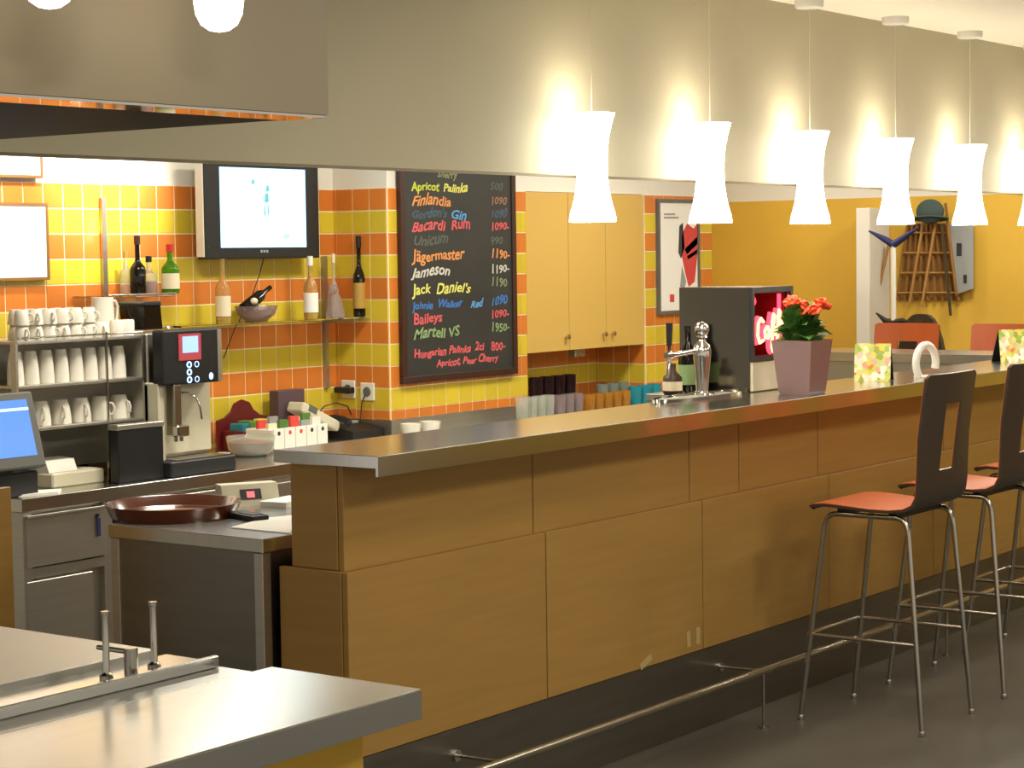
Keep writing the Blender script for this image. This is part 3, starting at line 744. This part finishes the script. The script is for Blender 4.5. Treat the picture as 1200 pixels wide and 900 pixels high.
for i, (s_, px_, py_, col, pr_, pcol) in enumerate(rows):
    p = onY(px_, py_, CY)
    sz = .073 if i not in (16, 0) else .05
    if i in (15, 11): sz = .054
    if i in (1, 2, 4): sz = .060
    if i == 12: sz = .052
    put('chalk_line', text_mesh(s_, sz, .22, offset=.0014), 'chalk_'+col, ch, (p.x-ca.x, -.0035, p.z-cz0), (0, R(random.uniform(-2.2, .2)), 0))
    if pr_:
        p = onY(574, py_price[i]+3, CY)
        put('chalk_price', text_mesh(pr_, .06, .2, offset=.0009), 'chalk_'+pcol, ch, (p.x-ca.x, -.0035, p.z-cz0), (0, R(-1), 0))

# ------------------------------------------------------------------ wall cabinet in the recess
kz0, kz1, ky = 1.178, 2.02, 6.190
cab = thing('wall_cabinet', 'yellow three-door wall cabinet between the two tiled piers', 'cabinet', (XR0, ky, kz0))
KW = XR1-XR0
put('body', MB().box(.004, KW-.006, .02, YW-ky-.012, 0, kz1-kz0), 'cabinet', cab)
ed = [.006, onY(666.5, 320, ky).x-XR0, onY(710, 320, ky).x-XR0, KW-.008]
for i in range(3):
    d = put('door', MB().box(ed[i]+.002, ed[i+1]-.002, 0, .019, .001, kz1-kz0-.001, .0015), 'cabinet', cab)
    kx = ed[i+1]-.035 if i < 2 else ed[i]+.05
    put('knob', MB().lathe([(0, 0), (.006, 0), (.006, .012), (.014, .016), (.014, .024), (0, .026)], 14).xform(Matrix.Translation((kx, 0, .075)) @ Matrix.Rotation(R(90), 4, 'X')), 'chrome', d)
put('under_lamp', MB().box(.62, .72, .12, .17, -.05, 0, .006), 'steel_satin', cab)

# ------------------------------------------------------------------ framed poster
py = 6.165
a = onY(771.5, 233, py); b = onY(821, 366, py)
ps = thing('poster', 'framed white poster of a sports figure in red on tiled pier', 'poster', (a.x, py, b.z))
PW, PH = b.x-a.x, a.z-b.z
put('frame', MB().box(0, PW, 0, .02, 0, .02).box(0, PW, 0, .02, PH-.02, PH).box(0, .02, 0, .02, .02, PH-.02).box(PW-.02, PW, 0, .02, .02, PH-.02), 'grey_plastic', ps)
sh = put('sheet', MB().box(.018, PW-.018, .006, .012, .018, PH-.018), 'paper', ps)
def pq(pts, m):
    pts = [(onY(x, y, py).x-a.x, onY(x, y, py).z-b.z) for x, y in pts]
    put('print', MB().prism(pts, .0045, .0058, 'y'), m, sh)
pq([(800, 275), (806, 262), (814, 268), (818, 262), (818, 300), (815, 330), (808, 336), (804, 320), (800, 300)], 'print_red')
pq([(797, 265), (801, 261), (803, 290), (799, 303), (796, 296)], 'print_dark')
pq([(803, 292), (818, 277), (818, 286), (806, 298)], 'print_dark')
pq([(800, 312), (805, 330), (803, 338), (798, 336)], 'print_grey')
pq([(806, 300), (818, 292), (818, 297), (807, 304)], 'paper')
for k in range(2): pq([(779, 250+4*k), (796-4*(1-k), 250+4*k), (796-4*(1-k), 252+4*k), (779, 252+4*k)], 'print_grey')
pq([(786, 345), (791, 345), (791, 354), (786, 354)], 'print_red')

# ------------------------------------------------------------------ notice boards at upper left
for i, (x0, y0, x1, y1, z1_, lb) in enumerate(((-40, 237, 59, 328, None, 'white notice sheet in a thin wooden frame on the tiles'), (-40, 165, 51, 209, 2.22, 'upper white framed notice, cut off by the bulkhead'))):
    a = onY(x0, y0, 6.49); b = onY(x1, y1, 6.49)
    z1_ = z1_ or onY(x1, y0+1, 6.49).z
    t = thing('notice_frame', lb, 'notice', (a.x, 6.49, b.z), 0, 'framed notices on tiled wall')
    NW, NH = b.x-a.x, z1_-b.z
    put('frame', MB().box(0, NW, 0, .028, 0, .012).box(0, NW, 0, .028, NH-.012, NH).box(0, .012, 0, .028, .012, NH-.012).box(NW-.012, NW, 0, .028, .012, NH-.012), 'wood_edge', t)
    put('sheet', MB().box(.01, NW-.01, .004, .02, .01, NH-.01), 'paper', t)

# ------------------------------------------------------------------ clutter right of the coffee machine
p = cont(300, 522); p = Vector((p.x, 6.34, ZB))
p.x = onY(303, 500, 6.34).x
t = thing('tea_box', 'dark red wooden tea box with arched back and tea sachets', 'tea box', (p.x, 6.30, ZB))
put('tray', MB().box(-.14, .14, 0, .13, 0, .085, .003), 'maroon', t)
put('arched_back', MB().prism([(-.16, 0), (.16, 0), (.16, .13), (.11, .14), (.07, .165), (.045, .20), (.0, .215), (-.045, .20), (-.07, .165), (-.11, .14), (-.16, .13)], .135, .15, 'y'), 'maroon', t)
for i, (x, m) in enumerate(((-.1, 'glass_blue'), (-.05, 'leaf'), (0, 'chalk_lime'), (.05, 'chalk_lime'), (.1, 'label'))):
    put('sachet', MB().box(x-.024, x+.022, .02, .10, .075, .118+.008*(i % 2), .004), m, t)
p = cont(290, 540); 
t = thing('sweets_bowl', 'glass bowl of brown sugar sachets in front of tea box', 'bowl', (onY(294, 525, 6.12).x, 6.12, ZB))
put('bowl', MB().lathe([(0, 0), (.07, 0), (.10, .03), (.108, .085), (.104, .085), (.095, .03), (.065, .005), (0, .005)], 24), 'glass_clear', t)
put('filling', MB().lathe([(0, .007), (.066, .008), (.092, .032), (.097, .06), (.05, .068), (0, .07)], 20), 'copper', t)
p = cont(268, 545)
tag(put('saucer_cup', cup_mesh(.03, .05, False, False), None, None, (p.x, p.y+.03, ZB)), 'small white cup beside the coffee machine drip tray', 'cup')
p = onY(353, 505, 6.12)
t = thing('sachet_holder', 'white partitioned box with sachets behind the end of the bar', 'box', (p.x, 6.12, ZB))
put('tray', MB().box(-.19, .17, 0, .16, 0, .10, .003), 'white_plastic', t)
for k in range(5):
    put('compartment', MB().box(-.187+.072*k, -.119+.072*k, -.008, .0, .004, .104, .002), 'white_plastic', t)
    put('mark', MB().sphere((-.153+.072*k, -.008, .082), .01, 8, (1, .15, 1)), ['ink', 'print_red', 'print_red', 'ink', 'ink'][k], t)
    for j in range(2): put('sachet', MB().box(-.18+.072*k, -.125+.072*k, .03+.06*j, .045+.06*j, .06, .125+.012*((k+j) % 3)), ['label', 'leaf', 'print_red', 'print_grey', 'porcelain'][(k+2*j) % 5], t)
p = onY(342, 470, 6.42)
tag(put('card_box', MB().box(-.09, .09, 0, .06, 0, .24, .003), 'purple_box', None, (p.x, 6.42, ZB)), 'dull purple cardboard box against the tiles', 'box')
p = onY(368, 490, 6.34)
t = thing('payment_terminal', 'cream card payment terminal tilted up behind the sachet box', 'card terminal', (p.x, 6.30, ZB))
tl = Matrix.Translation((0, 0, .09)) @ Matrix.Rotation(R(24), 4, 'Y')
put('stand', MB().box(-.06, .06, .03, .10, 0, .09, .004), 'cream_plastic', t)
put('body', MB().box(-.14, .14, 0, .10, 0, .05, .01, 2).xform(tl), 'cream_plastic', t)
put('display', MB().box(-.10, -.04, -.001, .06, .02, .051).xform(tl), 'grey_plastic', t)
p = onY(420, 500, 6.28)
t = thing('telephone', 'black desk telephone with handset below the wall sockets', 'telephone', (p.x, 6.22, ZB))
put('base', MB().prism([(0, 0), (.19, 0), (.19, .075), (0, .035)], -.11, .11, 'x'), 'black', t)
put('handset', MB().tube([(-.10, .03, .075), (-.10, .06, .09), (-.10, .12, .098), (-.10, .17, .085)], [.02, .016, .016, .022], 10), 'black', t)
put('display', MB().box(-.03, .07, .12, .16, .062, .073), 'print_grey', t)
# sockets on the pier side
for i, (x, y) in enumerate(((408.5, 456), (431, 459))):
    p = onX(x, y, XPL-.012)
    t = thing('wall_socket', ['white wall socket with a black plug, left of two', 'white empty wall socket, right of two, next to the chalkboard pier edge'][i], 'socket', p, 0, 'wall sockets on the tiled pier')
    put('plate', MB().box(-.006, .004, -.043, .043, -.043, .043, .003), 'white_plastic', t)
    put('inset', MB().lathe([(.024, 0), (.022, -.004), (0, -.004)], 16, cap=False).xform(Matrix.Rotation(R(90), 4, 'Y')), 'grey_plastic', t, (-.0065, 0, 0))
    if i == 0: put('plug', MB().box(-.045, -.008, -.05, .06, -.018, .012, .006), 'black', t)
a_ = onX(408, 460, XPL-.03); b_ = onX(400, 492, XPL-.1)
tag(put('phone_cable', MB().tube([onX(428, 462, XPL-.02), onX(424, 472, XPL-.03), onX(423, 485, XPL-.04), Vector((XPL-.06, 6.33, ZB+.06))], .003, 6), 'black'), 'thin dark cord from the wall socket to the telephone', 'cable')
tag(put('looped_cable', MB().tube([onY(372, 486, 6.48), onY(380, 476, 6.46), onY(393, 472, 6.44), onY(407, 476, 6.42), onY(412, 486, 6.42)], .0035, 6), 'frame_dark'), 'brown cable looping up beside the payment terminal', 'cable')

# ------------------------------------------------------------------ things on the work table
a = onZ(198, 604, .9)
t = thing('serving_tray', 'round dark brown serving tray on steel work table', 'tray', (a.x+.02, a.y, .9))
put('tray', MB().lathe([(0, .004), (.175, .004), (.19, .01), (.205, .038), (.212, .04), (.21, .034), (.195, .0), (.17, 0), (0, 0)], 40), 'tray_brown', t)
p = onZ(228, 592, .9)
t = thing('kitchen_scale', 'small cream scale with red digits behind the brown tray', 'scale', (4.72, 4.535, .9))
put('body', MB().prism([(0, 0), (.03, .068), (.09, .068), (.09, 0)], -.095, .095, 'x').xform(Matrix.Rotation(R(-28), 4, 'Z')), 'cream_plastic', t)
put('display', MB().prism([(.006, .02), (.020, .052), (.024, .052), (.01, .02)], -.035, .035, 'x').xform(Matrix.Rotation(R(-28), 4, 'Z')), 'black', t)
put('digits', MB().prism([(.008, .026), (.016, .045), (.019, .045), (.011, .026)], -.014, .012, 'x').xform(Matrix.Rotation(R(-28), 4, 'Z')), 'led_red', t)
p = onZ(290, 608, .9)
t = thing('mobile_phone', 'black handset lying on work table beside the tray', 'phone', (p.x, p.y, .9), R(-15))
put('body', MB().box(-.03, .03, -.08, .08, 0, .018, .006, 2), 'black', t)
put('keypad', MB().box(-.02, .02, -.06, .02, .018, .02), 'dark_plastic', t)
p = onZ(318, 618, .9)
tag(put('paper_sheet', MB().prism([(q.x-p.x, q.y-p.y) for q in (onZ(270, 619, .9), onZ(340, 626, .9), onZ(352, 604, .9), onZ(312, 608, .9))], 0, .003, 'z'), 'paper', None, (p.x, p.y, .9005)), 'white paper sheet on work table at the bar end', 'paper')
p = onZ(335, 592, .9)
t = thing('notebook', 'white notebook with blue edge lying at the back of work table', 'notebook', (p.x, p.y, .9), R(8))
put('pages', MB().box(-.07, .09, -.05, .05, .003, .016), 'paper', t)
put('cover', MB().box(-.075, .092, -.052, .052, 0, .0025).box(-.075, .092, -.052, .052, .0165, .019), 'paper', t)

# ------------------------------------------------------------------ beer tap, cooler and things on the bar
st = thing('tap_cabinet', 'steel cabinet carrying the beer tap behind the bar', 'cabinet', (6.60, 3.965, 0))
put('body', MB().box(0, .56, 0, .26, .0, ZBAR-.03), 'steel_satin', st)
put('top', MB().box(-.005, .565, -.003, .265, ZBAR-.029, ZBAR-.001, .002), 'steel_top', st)
p = onZ(818, 464, ZBAR)
dt = thing('drip_tray', 'oval polished drip tray under the beer tap', 'drip tray', (6.49, 3.93, ZBAR))
put('tray', MB().lathe([(0, .004), (.285, .004), (.30, .012), (.31, .012), (.305, 0), (0, 0)], 40).xform(Matrix.Scale(.26, 4, (0, 1, 0))), 'chrome', dt)
put('grid', MB().box(-.23, .23, -.04, .04, .004, .008), 'steel_satin', dt)
bt = thing('beer_tap', 'chrome beer tap tower with ball top and black lever', 'beer tap', (onY(823, 460, 3.94).x, 3.94, ZBAR+.0085))
zt = lambda y: onY(822, y, 3.94).z-ZBAR-.0085
put('column', MB().lathe([(0, 0), (.045, 0), (.045, .008), (.024, .014), (.026, .06), (.034, .14), (.036, zt(412)), (.030, zt(404)), (.014, zt(400)), (.012, zt(396)), (0, zt(396))], 20), 'chrome', bt)
put('ball', MB().lathe([(.012, zt(398)), (.022, zt(395)), (.014, zt(392))], 16, cap=False).sphere((0, 0, zt(386)), .029, 18), 'chrome', bt)
ax = onY(785, 413, 3.94).x-bt.location.x
arm = put('tap_arm', MB().tube([(-.02, 0, zt(412)), (-.05, 0, zt(411)), (-.052, 0, zt(411)), (ax+.02, 0, zt(413)), (ax, 0, zt(413)), (ax-.025, 0, zt(413))], [.014, .014, .010, .012, .016, .012], 12), 'chrome', bt)
put('spout', MB().tube([(ax+.004, 0, zt(415)), (ax-.008, 0, zt(424)), (ax-.02, 0, zt(438))], [.010, .008, .006], 10), 'chrome', arm)
put('lever', MB().tube([(ax-.004, 0, zt(408)), (ax-.004, 0, zt(400))], .006, 8).tube([(ax-.004, 0, zt(402)), (ax-.002, 0, zt(376))], [.010, .013], 10), 'black', arm)
# wine bottles behind the tap
for k, (px_, zz, m_, lb) in enumerate(((806, 1.44, 'glass_green', 'green wine bottle behind the chrome beer tap'), (788, 1.30, 'frame_dark', 'dark red bottle with round label left of the beer tap column'))):
    x = onY(px_, 440, 4.12).x
    t = thing('bottle', lb, 'bottle', (x, 4.12, ZBAR), 0, 'bottles behind the beer tap')
    h = zz-ZBAR-.03
    put('body', MB().lathe([(0, 0), (.034, 0), (.037, .006), (.037, h*.55), (.014, h*.75), (.013, h), (0, h)], 18), ['glass_black', 'frame_dark'][k], t)
    put('paper_label', MB().lathe([(.038, h*.12), (.038, h*.42)], 18, cap=False), ['chalk_green', 'label'][k], t)

co = thing('display_cooler', 'small steel display cooler with red neon script in its door', 'cooler', (6.81, 3.892, ZBAR))
KX, KY, KZ = .325, .315, .405
put('cabinet', MB().box(0, .012, 0, KY, 0, KZ).box(KX-.012, KX, 0, KY, 0, KZ).box(.012, KX-.012, 0, KY, 0, .14).box(.012, KX-.012, 0, KY, KZ-.02, KZ).box(.012, KX-.012, KY-.015, KY, .14, KZ-.02), 'steel_cooler', co)
put('inner_lining', MB().box(.013, KX-.013, KY-.03, KY-.016, .141, KZ-.021).box(.0125, .018, .02, KY-.03, .141, KZ-.021).box(KX-.018, KX-.0125, .02, KY-.03, .141, KZ-.021), 'fridge_inside', co)
put('wire_shelf', MB().box(.02, KX-.02, .05, KY-.03, .255, .259), 'steel_satin', co)
dg = put('door_frame', MB().box(0, .018, -.014, -.001, .12, KZ).box(KX-.018, KX, -.014, -.001, .12, KZ).box(.018, KX-.018, -.014, -.001, .12, .14).box(.018, KX-.018, -.014, -.001, KZ-.022, KZ), 'dark_plastic', co)
put('lower_front', MB().box(.004, KX-.004, -.012, -.001, .005, .115), 'cream_plastic', co)
put('neon_tube', MB().tube([(KX-.055, .02, .13), (KX-.055, .02, KZ-.03)], .008, 8), 'neon_red', co)
put('lamp', MB().sphere((.06, .02, KZ-.055), .02, 10, (1, .6, 1.1)), 'neon_red', co)
# neon script strokes (x, z) in the door plane
S_ = [[(.075, .27), (.055, .285), (.035, .265), (.03, .22), (.045, .19), (.075, .20)], [(.10, .25), (.085, .235), (.09, .21), (.11, .205), (.12, .23), (.11, .25), (.10, .25)],
      [(.12, .215), (.15, .25), (.165, .29), (.155, .30), (.145, .27), (.14, .17), (.15, .15), (.16, .18)], [(.145, .235), (.175, .245)], [(.165, .215), (.195, .26), (.21, .305), (.20, .315), (.19, .28), (.185, .185), (.195, .17), (.205, .2)], [(.19, .25), (.225, .26)], [(.21, .225), (.235, .255), (.22, .27), (.212, .23), (.24, .215)]]
for s_ in S_: put('script_glow', MB().tube([(x, -.004, z) for x, z in s_], .011, 6), 'neon_red', co)  # wider red tubes added behind the script imitate its glow
for s_ in S_: put('neon_script', MB().tube([(x, -.02, z) for x, z in s_], .0062, 6), 'neon_script', co)

# flower pot
p = onY(940, 463, 3.69)
fl = thing('flower_pot', 'orange-red flowering pot plant wrapped in mauve film on bar', 'plant', (p.x, 3.69, ZBAR))
pot = MB(); bm = pot.bm
rings = []
for z, s_ in ((0, .062), (.01, .066), (.17, .082), (.205, .086)):
    rings.append([bm.verts.new((x*s_, y*s_, z)) for x, y in ((-1, -1), (1, -1), (1, 1), (-1, 1))])
for a, b in zip(rings, rings[1:]):
    for k in range(4): bm.faces.new((a[k], a[(k+1) % 4], b[(k+1) % 4], b[k]))
bm.faces.new(rings[0][::-1])
put('pot', pot, 'pot_film', fl)
put('soil', MB().box(-.074, .074, -.074, .074, .15, .175), 'soil', fl)
def leaf_mesh(L, W):
    b = MB(); bm = b.bm
    mid = [bm.verts.new((0, L*t, .03*math.sin(t*2.6)*L/.1)) for t in (0, .3, .65, 1)]
    lf = [bm.verts.new((-W*k, L*t, .012+.03*math.sin(t*2.6)*L/.1)) for t, k in ((.3, .9), (.65, 1))]
    rg = [bm.verts.new((W*k, L*t, .012+.03*math.sin(t*2.6)*L/.1)) for t, k in ((.3, .9), (.65, 1))]
    for s_, q in ((lf, 1), (rg, 0)):
        for f in ((mid[0], mid[1], s_[0]), (mid[1], mid[2], s_[1], s_[0]), (mid[2], mid[3], s_[1])): bm.faces.new(f)
    b.curved = True
    me = b.mesh('leaf', True, 80); me.materials.append(M['leaf']); return me
LM = leaf_mesh(.125, .042)
for k in range(60):
    a = k*2.399; t_ = k/60
    o = bpy.data.objects.new('leaf', LM); C.objects.link(o); o.parent = fl
    o.location = (.018*math.cos(a), .018*math.sin(a), .165+.10*t_)
    o.rotation_euler = (R(12+50*t_+random.uniform(-14, 14)), random.uniform(-.3, .3), a)
    s_ = 1.05-.25*t_; o.scale = (s_, s_, s_)
put('stems', MB().tube([(0, 0, .15), (.0, 0, .30)], .006, 6).tube([(0, 0, .2), (.03, .01, .31)], .004, 6).tube([(0, 0, .2), (-.03, -.01, .32)], .004, 6), 'leaf', fl)
PM = MB()
for k in range(5):
    a = k*2*math.pi/5; PM.sphere((.013*math.cos(a), .013*math.sin(a), 0), .011, 6, (1, 1, .5))
PM = PM.mesh('blossom'); PM.materials.append(M['petal'])
for k in range(46):
    a = random.uniform(0, 6.28); q = math.sqrt(random.random())
    cc = [(-.025, .02, .335), (.0, -.03, .315), (.05, -.06, .33), (-.01, .02, .345)][k % 4]; rr = .04 if k % 4 != 2 else .024
    o = bpy.data.objects.new('blossom', PM); C.objects.link(o); o.parent = fl
    o.location = (cc[0]+rr*q*math.cos(a), cc[1]+rr*q*math.sin(a), cc[2]+.018*(1-q*q)+random.uniform(-.006, .006))
    o.rotation_euler = (random.uniform(-.7, .7), random.uniform(-.7, .7), a)

# tent cards, napkin ring
def tent(px_, py_, lb, rz, y=None):
    p = onZ(px_, py_, ZBAR)
    if y: p = Vector((onY(px_, py_, y).x, y, ZBAR))
    t = thing('tent_card', lb, 'menu card', (p.x, p.y, ZBAR), rz, 'tent cards on the bar')
    put('printed_face', MB().prism([(-.040, 0), (-.038, 0), (-.016, .155), (-.018, .155)], -.075, .075, 'x'), 'card_print', t)
    put('back_face', MB().prism([(.045, 0), (.047, 0), (-.014, .155), (-.016, .155)], -.075, .075, 'x'), 'black', t)
    put('base', MB().box(-.075, .075, -.038, .045, 0, .002), 'black', t)
    return t
tent(1024, 446, 'fruit-printed tent card standing beside the flower pot', R(-74))
tent(1184, 424, 'fruit-printed tent card with blue edge near the right picture edge', R(-36))
p = onY(1085, 440, 3.68)
t = thing('napkin_holder', 'white ring-shaped napkin holder on the bar behind stool back', 'napkin holder', (p.x, 3.68, ZBAR), R(-20))
put('ring', MB().tube([(.058*math.cos(a), 0, .062+.075*math.sin(a)) for a in [R(-20+15*k) for k in range(18)]], .0165, 10), 'white_plastic', t)
put('foot', MB().box(-.045, .045, -.03, .03, 0, .008, .003), 'white_plastic', t)
# white dishes at the pier
for i, x in enumerate((485, 508)):
    p = onY(x, 500, 6.06)
    tag(put('ramekin', MB().lathe([(0, 0), (.038, 0), (.05, .04), (.052, .062), (.048, .062), (.045, .04), (.034, .006), (0, .006)], 8), 'porcelain', None, (p.x, 6.08, ZB+.0)), ['left white dish of a pair before the chalkboard', 'right white dish of a pair before the chalkboard'][i], 'dish', 'white dishes on back counter')

# ------------------------------------------------------------------ drinking glasses in the recess
def tumbler(r, h, m):
    me = MB().lathe([(0, 0), (r*.8, 0), (r*.84, .004), (r, h), (r-.0025, h), (r*.78, .012), (0, .012)], 14).mesh('tumbler'); me.materials.append(M[m]); return me
def glassrow(me, xs_px, ypx, Y, label, group, z=ZB, top=None):
    for i, x in enumerate(xs_px):
        p = onY(x, ypx, Y)
        o = bpy.data.objects.new('tumbler', me); C.objects.link(o); o.location = (p.x, Y, z)
        if top: o.scale = (1, 1, (onY(xs_px[len(xs_px)//2], top, Y).z-z)/max(v.co.z for v in me.vertices))
        tag(o, label % ORD[i], 'glass', group)
G1 = tumbler(.036, .10, 'glass_clear'); G2 = tumbler(.04, .17, 'glass_plum'); G3 = tumbler(.036, .10, 'glass_smoke'); G4 = tumbler(.035, .085, 'glass_honey'); G5 = tumbler(.036, .13, 'glass_grey'); G6 = tumbler(.038, .125, 'glass_blue')
glassrow(G1, [612, 622, 632, 642], 480, 5.98, '%s clear tumbler from the left, by the pier corner', 'clear tumblers on back counter', top=464)
glassrow(G3, [655, 665.5, 676], 476, 5.98, '%s smoky short tumbler, right of the clear tumblers', 'smoky tumblers on back counter', top=462)
glassrow(G2, [628, 641, 654, 667], 465, 6.30, '%s tall plum-black glass from the left under the yellow cabinet', 'dark glasses under the cabinet', top=440)
glassrow(G4, [690, 700.5, 711, 721.5, 732], 472, 6.02, '%s amber tumbler from the left, under the cabinet doors', 'amber tumblers on back counter', top=460)
glassrow(G5, [706, 718, 730], 465, 6.22, '%s grey-green glass from the left behind the amber tumblers', 'grey glasses under the cabinet', top=449)
glassrow(G6, [744, 756, 767], 465, 6.06, '%s turquoise glass from the left, beside the drip tray', 'turquoise glasses on back counter', top=451)

# ------------------------------------------------------------------ the far end: column, coat stand, wall decorations, wicker chair
a = onX(1003, 244, 12.0); b = onX(1019, 244, 12.0)
t = thing('column', 'pale square column standing before the yellow end wall', 'column', (12.0, b.y, 0))
put('shaft', MB().box(0, XE-12.0-.006, 0, a.y-b.y, .08, a.z, .004), 'paint_white', t)
put('base_block', MB().box(-.01, XE-12.0-.006, -.01, a.y-b.y+.01, 0, .08, .004), 'grey_plastic', t)
q = onX(1047, 320, 11.75)
cs = thing('coat_stand', 'white coat stand with dark blue forked arms by the column', 'coat stand', (11.75, q.y, 0))
z1_ = onX(1047, 283, 11.75).z
put('pole', MB().cyl(0, 0, .02, z1_, .017, 16), 'white_plastic', cs)
put('base', MB().lathe([(0, 0), (.17, 0), (.17, .015), (.02, .03), (0, .03)], 24), 'white_plastic', cs)
for s_, dz in ((1, .07), (-1, .085)):
    put('arm', MB().tube([(0, 0, z1_-.02), (0, s_*.06, z1_+.015), (0, s_*.17, z1_+dz)], [.024, .02, .006], 10), 'navy', cs)
z2 = onX(1050, 378, 11.75).z
for s_, dz in ((1, .06), (-1, .0)):
    put('arm', MB().tube([(0, 0, z2), (0, s_*.06, z2+.012), (0, s_*.12, z2+dz)], [.022, .018, .005], 10), 'black', cs)
# carrying basket hung on the end wall
XWd = XE-.03
def W(px_, py_, off=0): return onX(px_, py_, XWd-off)
bk = thing('pack_frame', 'brown wicker pack frame with sticks hanging on yellow wall', 'basket', (0, 0, 0))
pts = [W(1064, 262), W(1108, 262), W(1124, 352), W(1052, 352)]
m_ = MB(); n = 9
for k in range(n):
    t_ = k/(n-1)
    m_.tube([pts[0].lerp(pts[1], t_), pts[3].lerp(pts[2], t_)], .012, 6)
put('ribs', m_, 'wicker', bk)
m_ = MB().bm
b_ = MB(); b_.bm.free(); b_.bm = m_
vs = [m_.verts.new(p+Vector((.012, 0, 0))) for p in pts]+[m_.verts.new(p+Vector((.02, 0, 0))) for p in pts]
for f in ((0, 1, 2, 3), (7, 6, 5, 4), (0, 4, 5, 1), (1, 5, 6, 2), (2, 6, 7, 3), (3, 7, 4, 0)): m_.faces.new([vs[i] for i in f])
put('mat', b_, 'wicker', bk)
for k in range(4):
    t_ = .12+.26*k
    put('crossbar', MB().tube([pts[0].lerp(pts[3], t_)-Vector((.02, 0, 0)), pts[1].lerp(pts[2], t_)-Vector((.02, 0, 0))], .007, 6), 'stick', bk)
for i, (p0, p1) in enumerate((((1086, 238), (1066, 355)), ((1100, 240), (1080, 360)), ((1108, 238), (1121, 346)), ((1104, 262), (1114, 370)), ((1043, 280), (1027, 352)))):
    tag(put('stick', MB().tube([W(*p0, .06+.012*i), W(*p1, .06+.012*i)], .010, 8), ['stick', 'stick', 'wicker', 'wicker_dark', 'stick'][i]), ['pale long stick leaning left across the pack frame', 'thinner stick in the middle of the pack frame', 'brown stick beside the white paper notice', 'dark stick at the right of the pack frame, reaching lowest', 'slim stick hanging beside the white column'][i], 'stick', 'sticks on the end wall')
hc = W(1090, 248, .12)
ht = thing('felt_hat', 'dark green hat hung on top of the pack frame', 'hat', hc)
put('crown', MB().sphere((0, 0, .0), .085, 18, (.5, 1.15, .95)), 'hat_green', ht)
put('brim', MB().lathe([(.0, -.004), (.13, -.004), (.13, .004), (0, .004)], 24).xform(Matrix.Translation((-.005, 0, -.045)) @ Matrix.Rotation(R(20), 4, 'Y') @ Matrix.Scale(.4, 4, (1, 0, 0))), 'hat_green', ht)
pa = [W(1113, 262), W(1143, 262), W(1143, 338), W(1122, 345)]
nt_ = thing('paper_notice', 'white paper notice pinned to yellow end wall', 'notice', (0, 0, 0))
b_ = MB(); vs = [b_.bm.verts.new(p+Vector((-.03, 0, 0))) for p in pa]+[b_.bm.verts.new(p+Vector((-.026, 0, 0))) for p in pa]
for f in ((0, 1, 2, 3), (7, 6, 5, 4), (0, 4, 5, 1), (1, 5, 6, 2), (2, 6, 7, 3), (3, 7, 4, 0)): b_.bm.faces.new([vs[i] for i in f])
put('sheet', b_, 'print_grey', nt_)
for (x0, y0, x1, y1) in ((1121, 285, 1127, 300), (1129, 322, 1133, 332)):
    p0, p1 = W(x0, y0, .031), W(x1, y1, .031)
    put('printed_block', MB().box(p0.x-.001, p0.x, p1.y, p0.y, p1.z, p0.z), 'ink', nt_)
# wicker chair
p = onX(1078, 380, 11.3)
wc = thing('wicker_chair', 'dark woven armchair with rounded back beyond the bar return', 'chair', (11.3, p.y, 0))
zb_ = onX(1078, 368, 11.3).z
m_ = MB(); seg = 16
prof = []
for k in range(seg+1):
    t_ = -1+2*k/seg
    prof.append((t_*.21*(1-.0), .62+(zb_-.62)*(1-abs(t_)**3.2)))
poly = [(-.21, .40)]+[(y, z) for y, z in prof]+[(.21, .40)]
put('backrest', MB().prism(poly, 0, .045, 'x'), 'wicker_dark', wc)
put('seat', MB().box(-.38, .04, -.22, .22, .38, .44, .02, 2), 'wicker_dark', wc)
for x in (-.35, .0):
    for y in (-.2, .2): put('leg', MB().cyl(x, y, 0, .385, .016, 10), 'wicker_dark', wc)
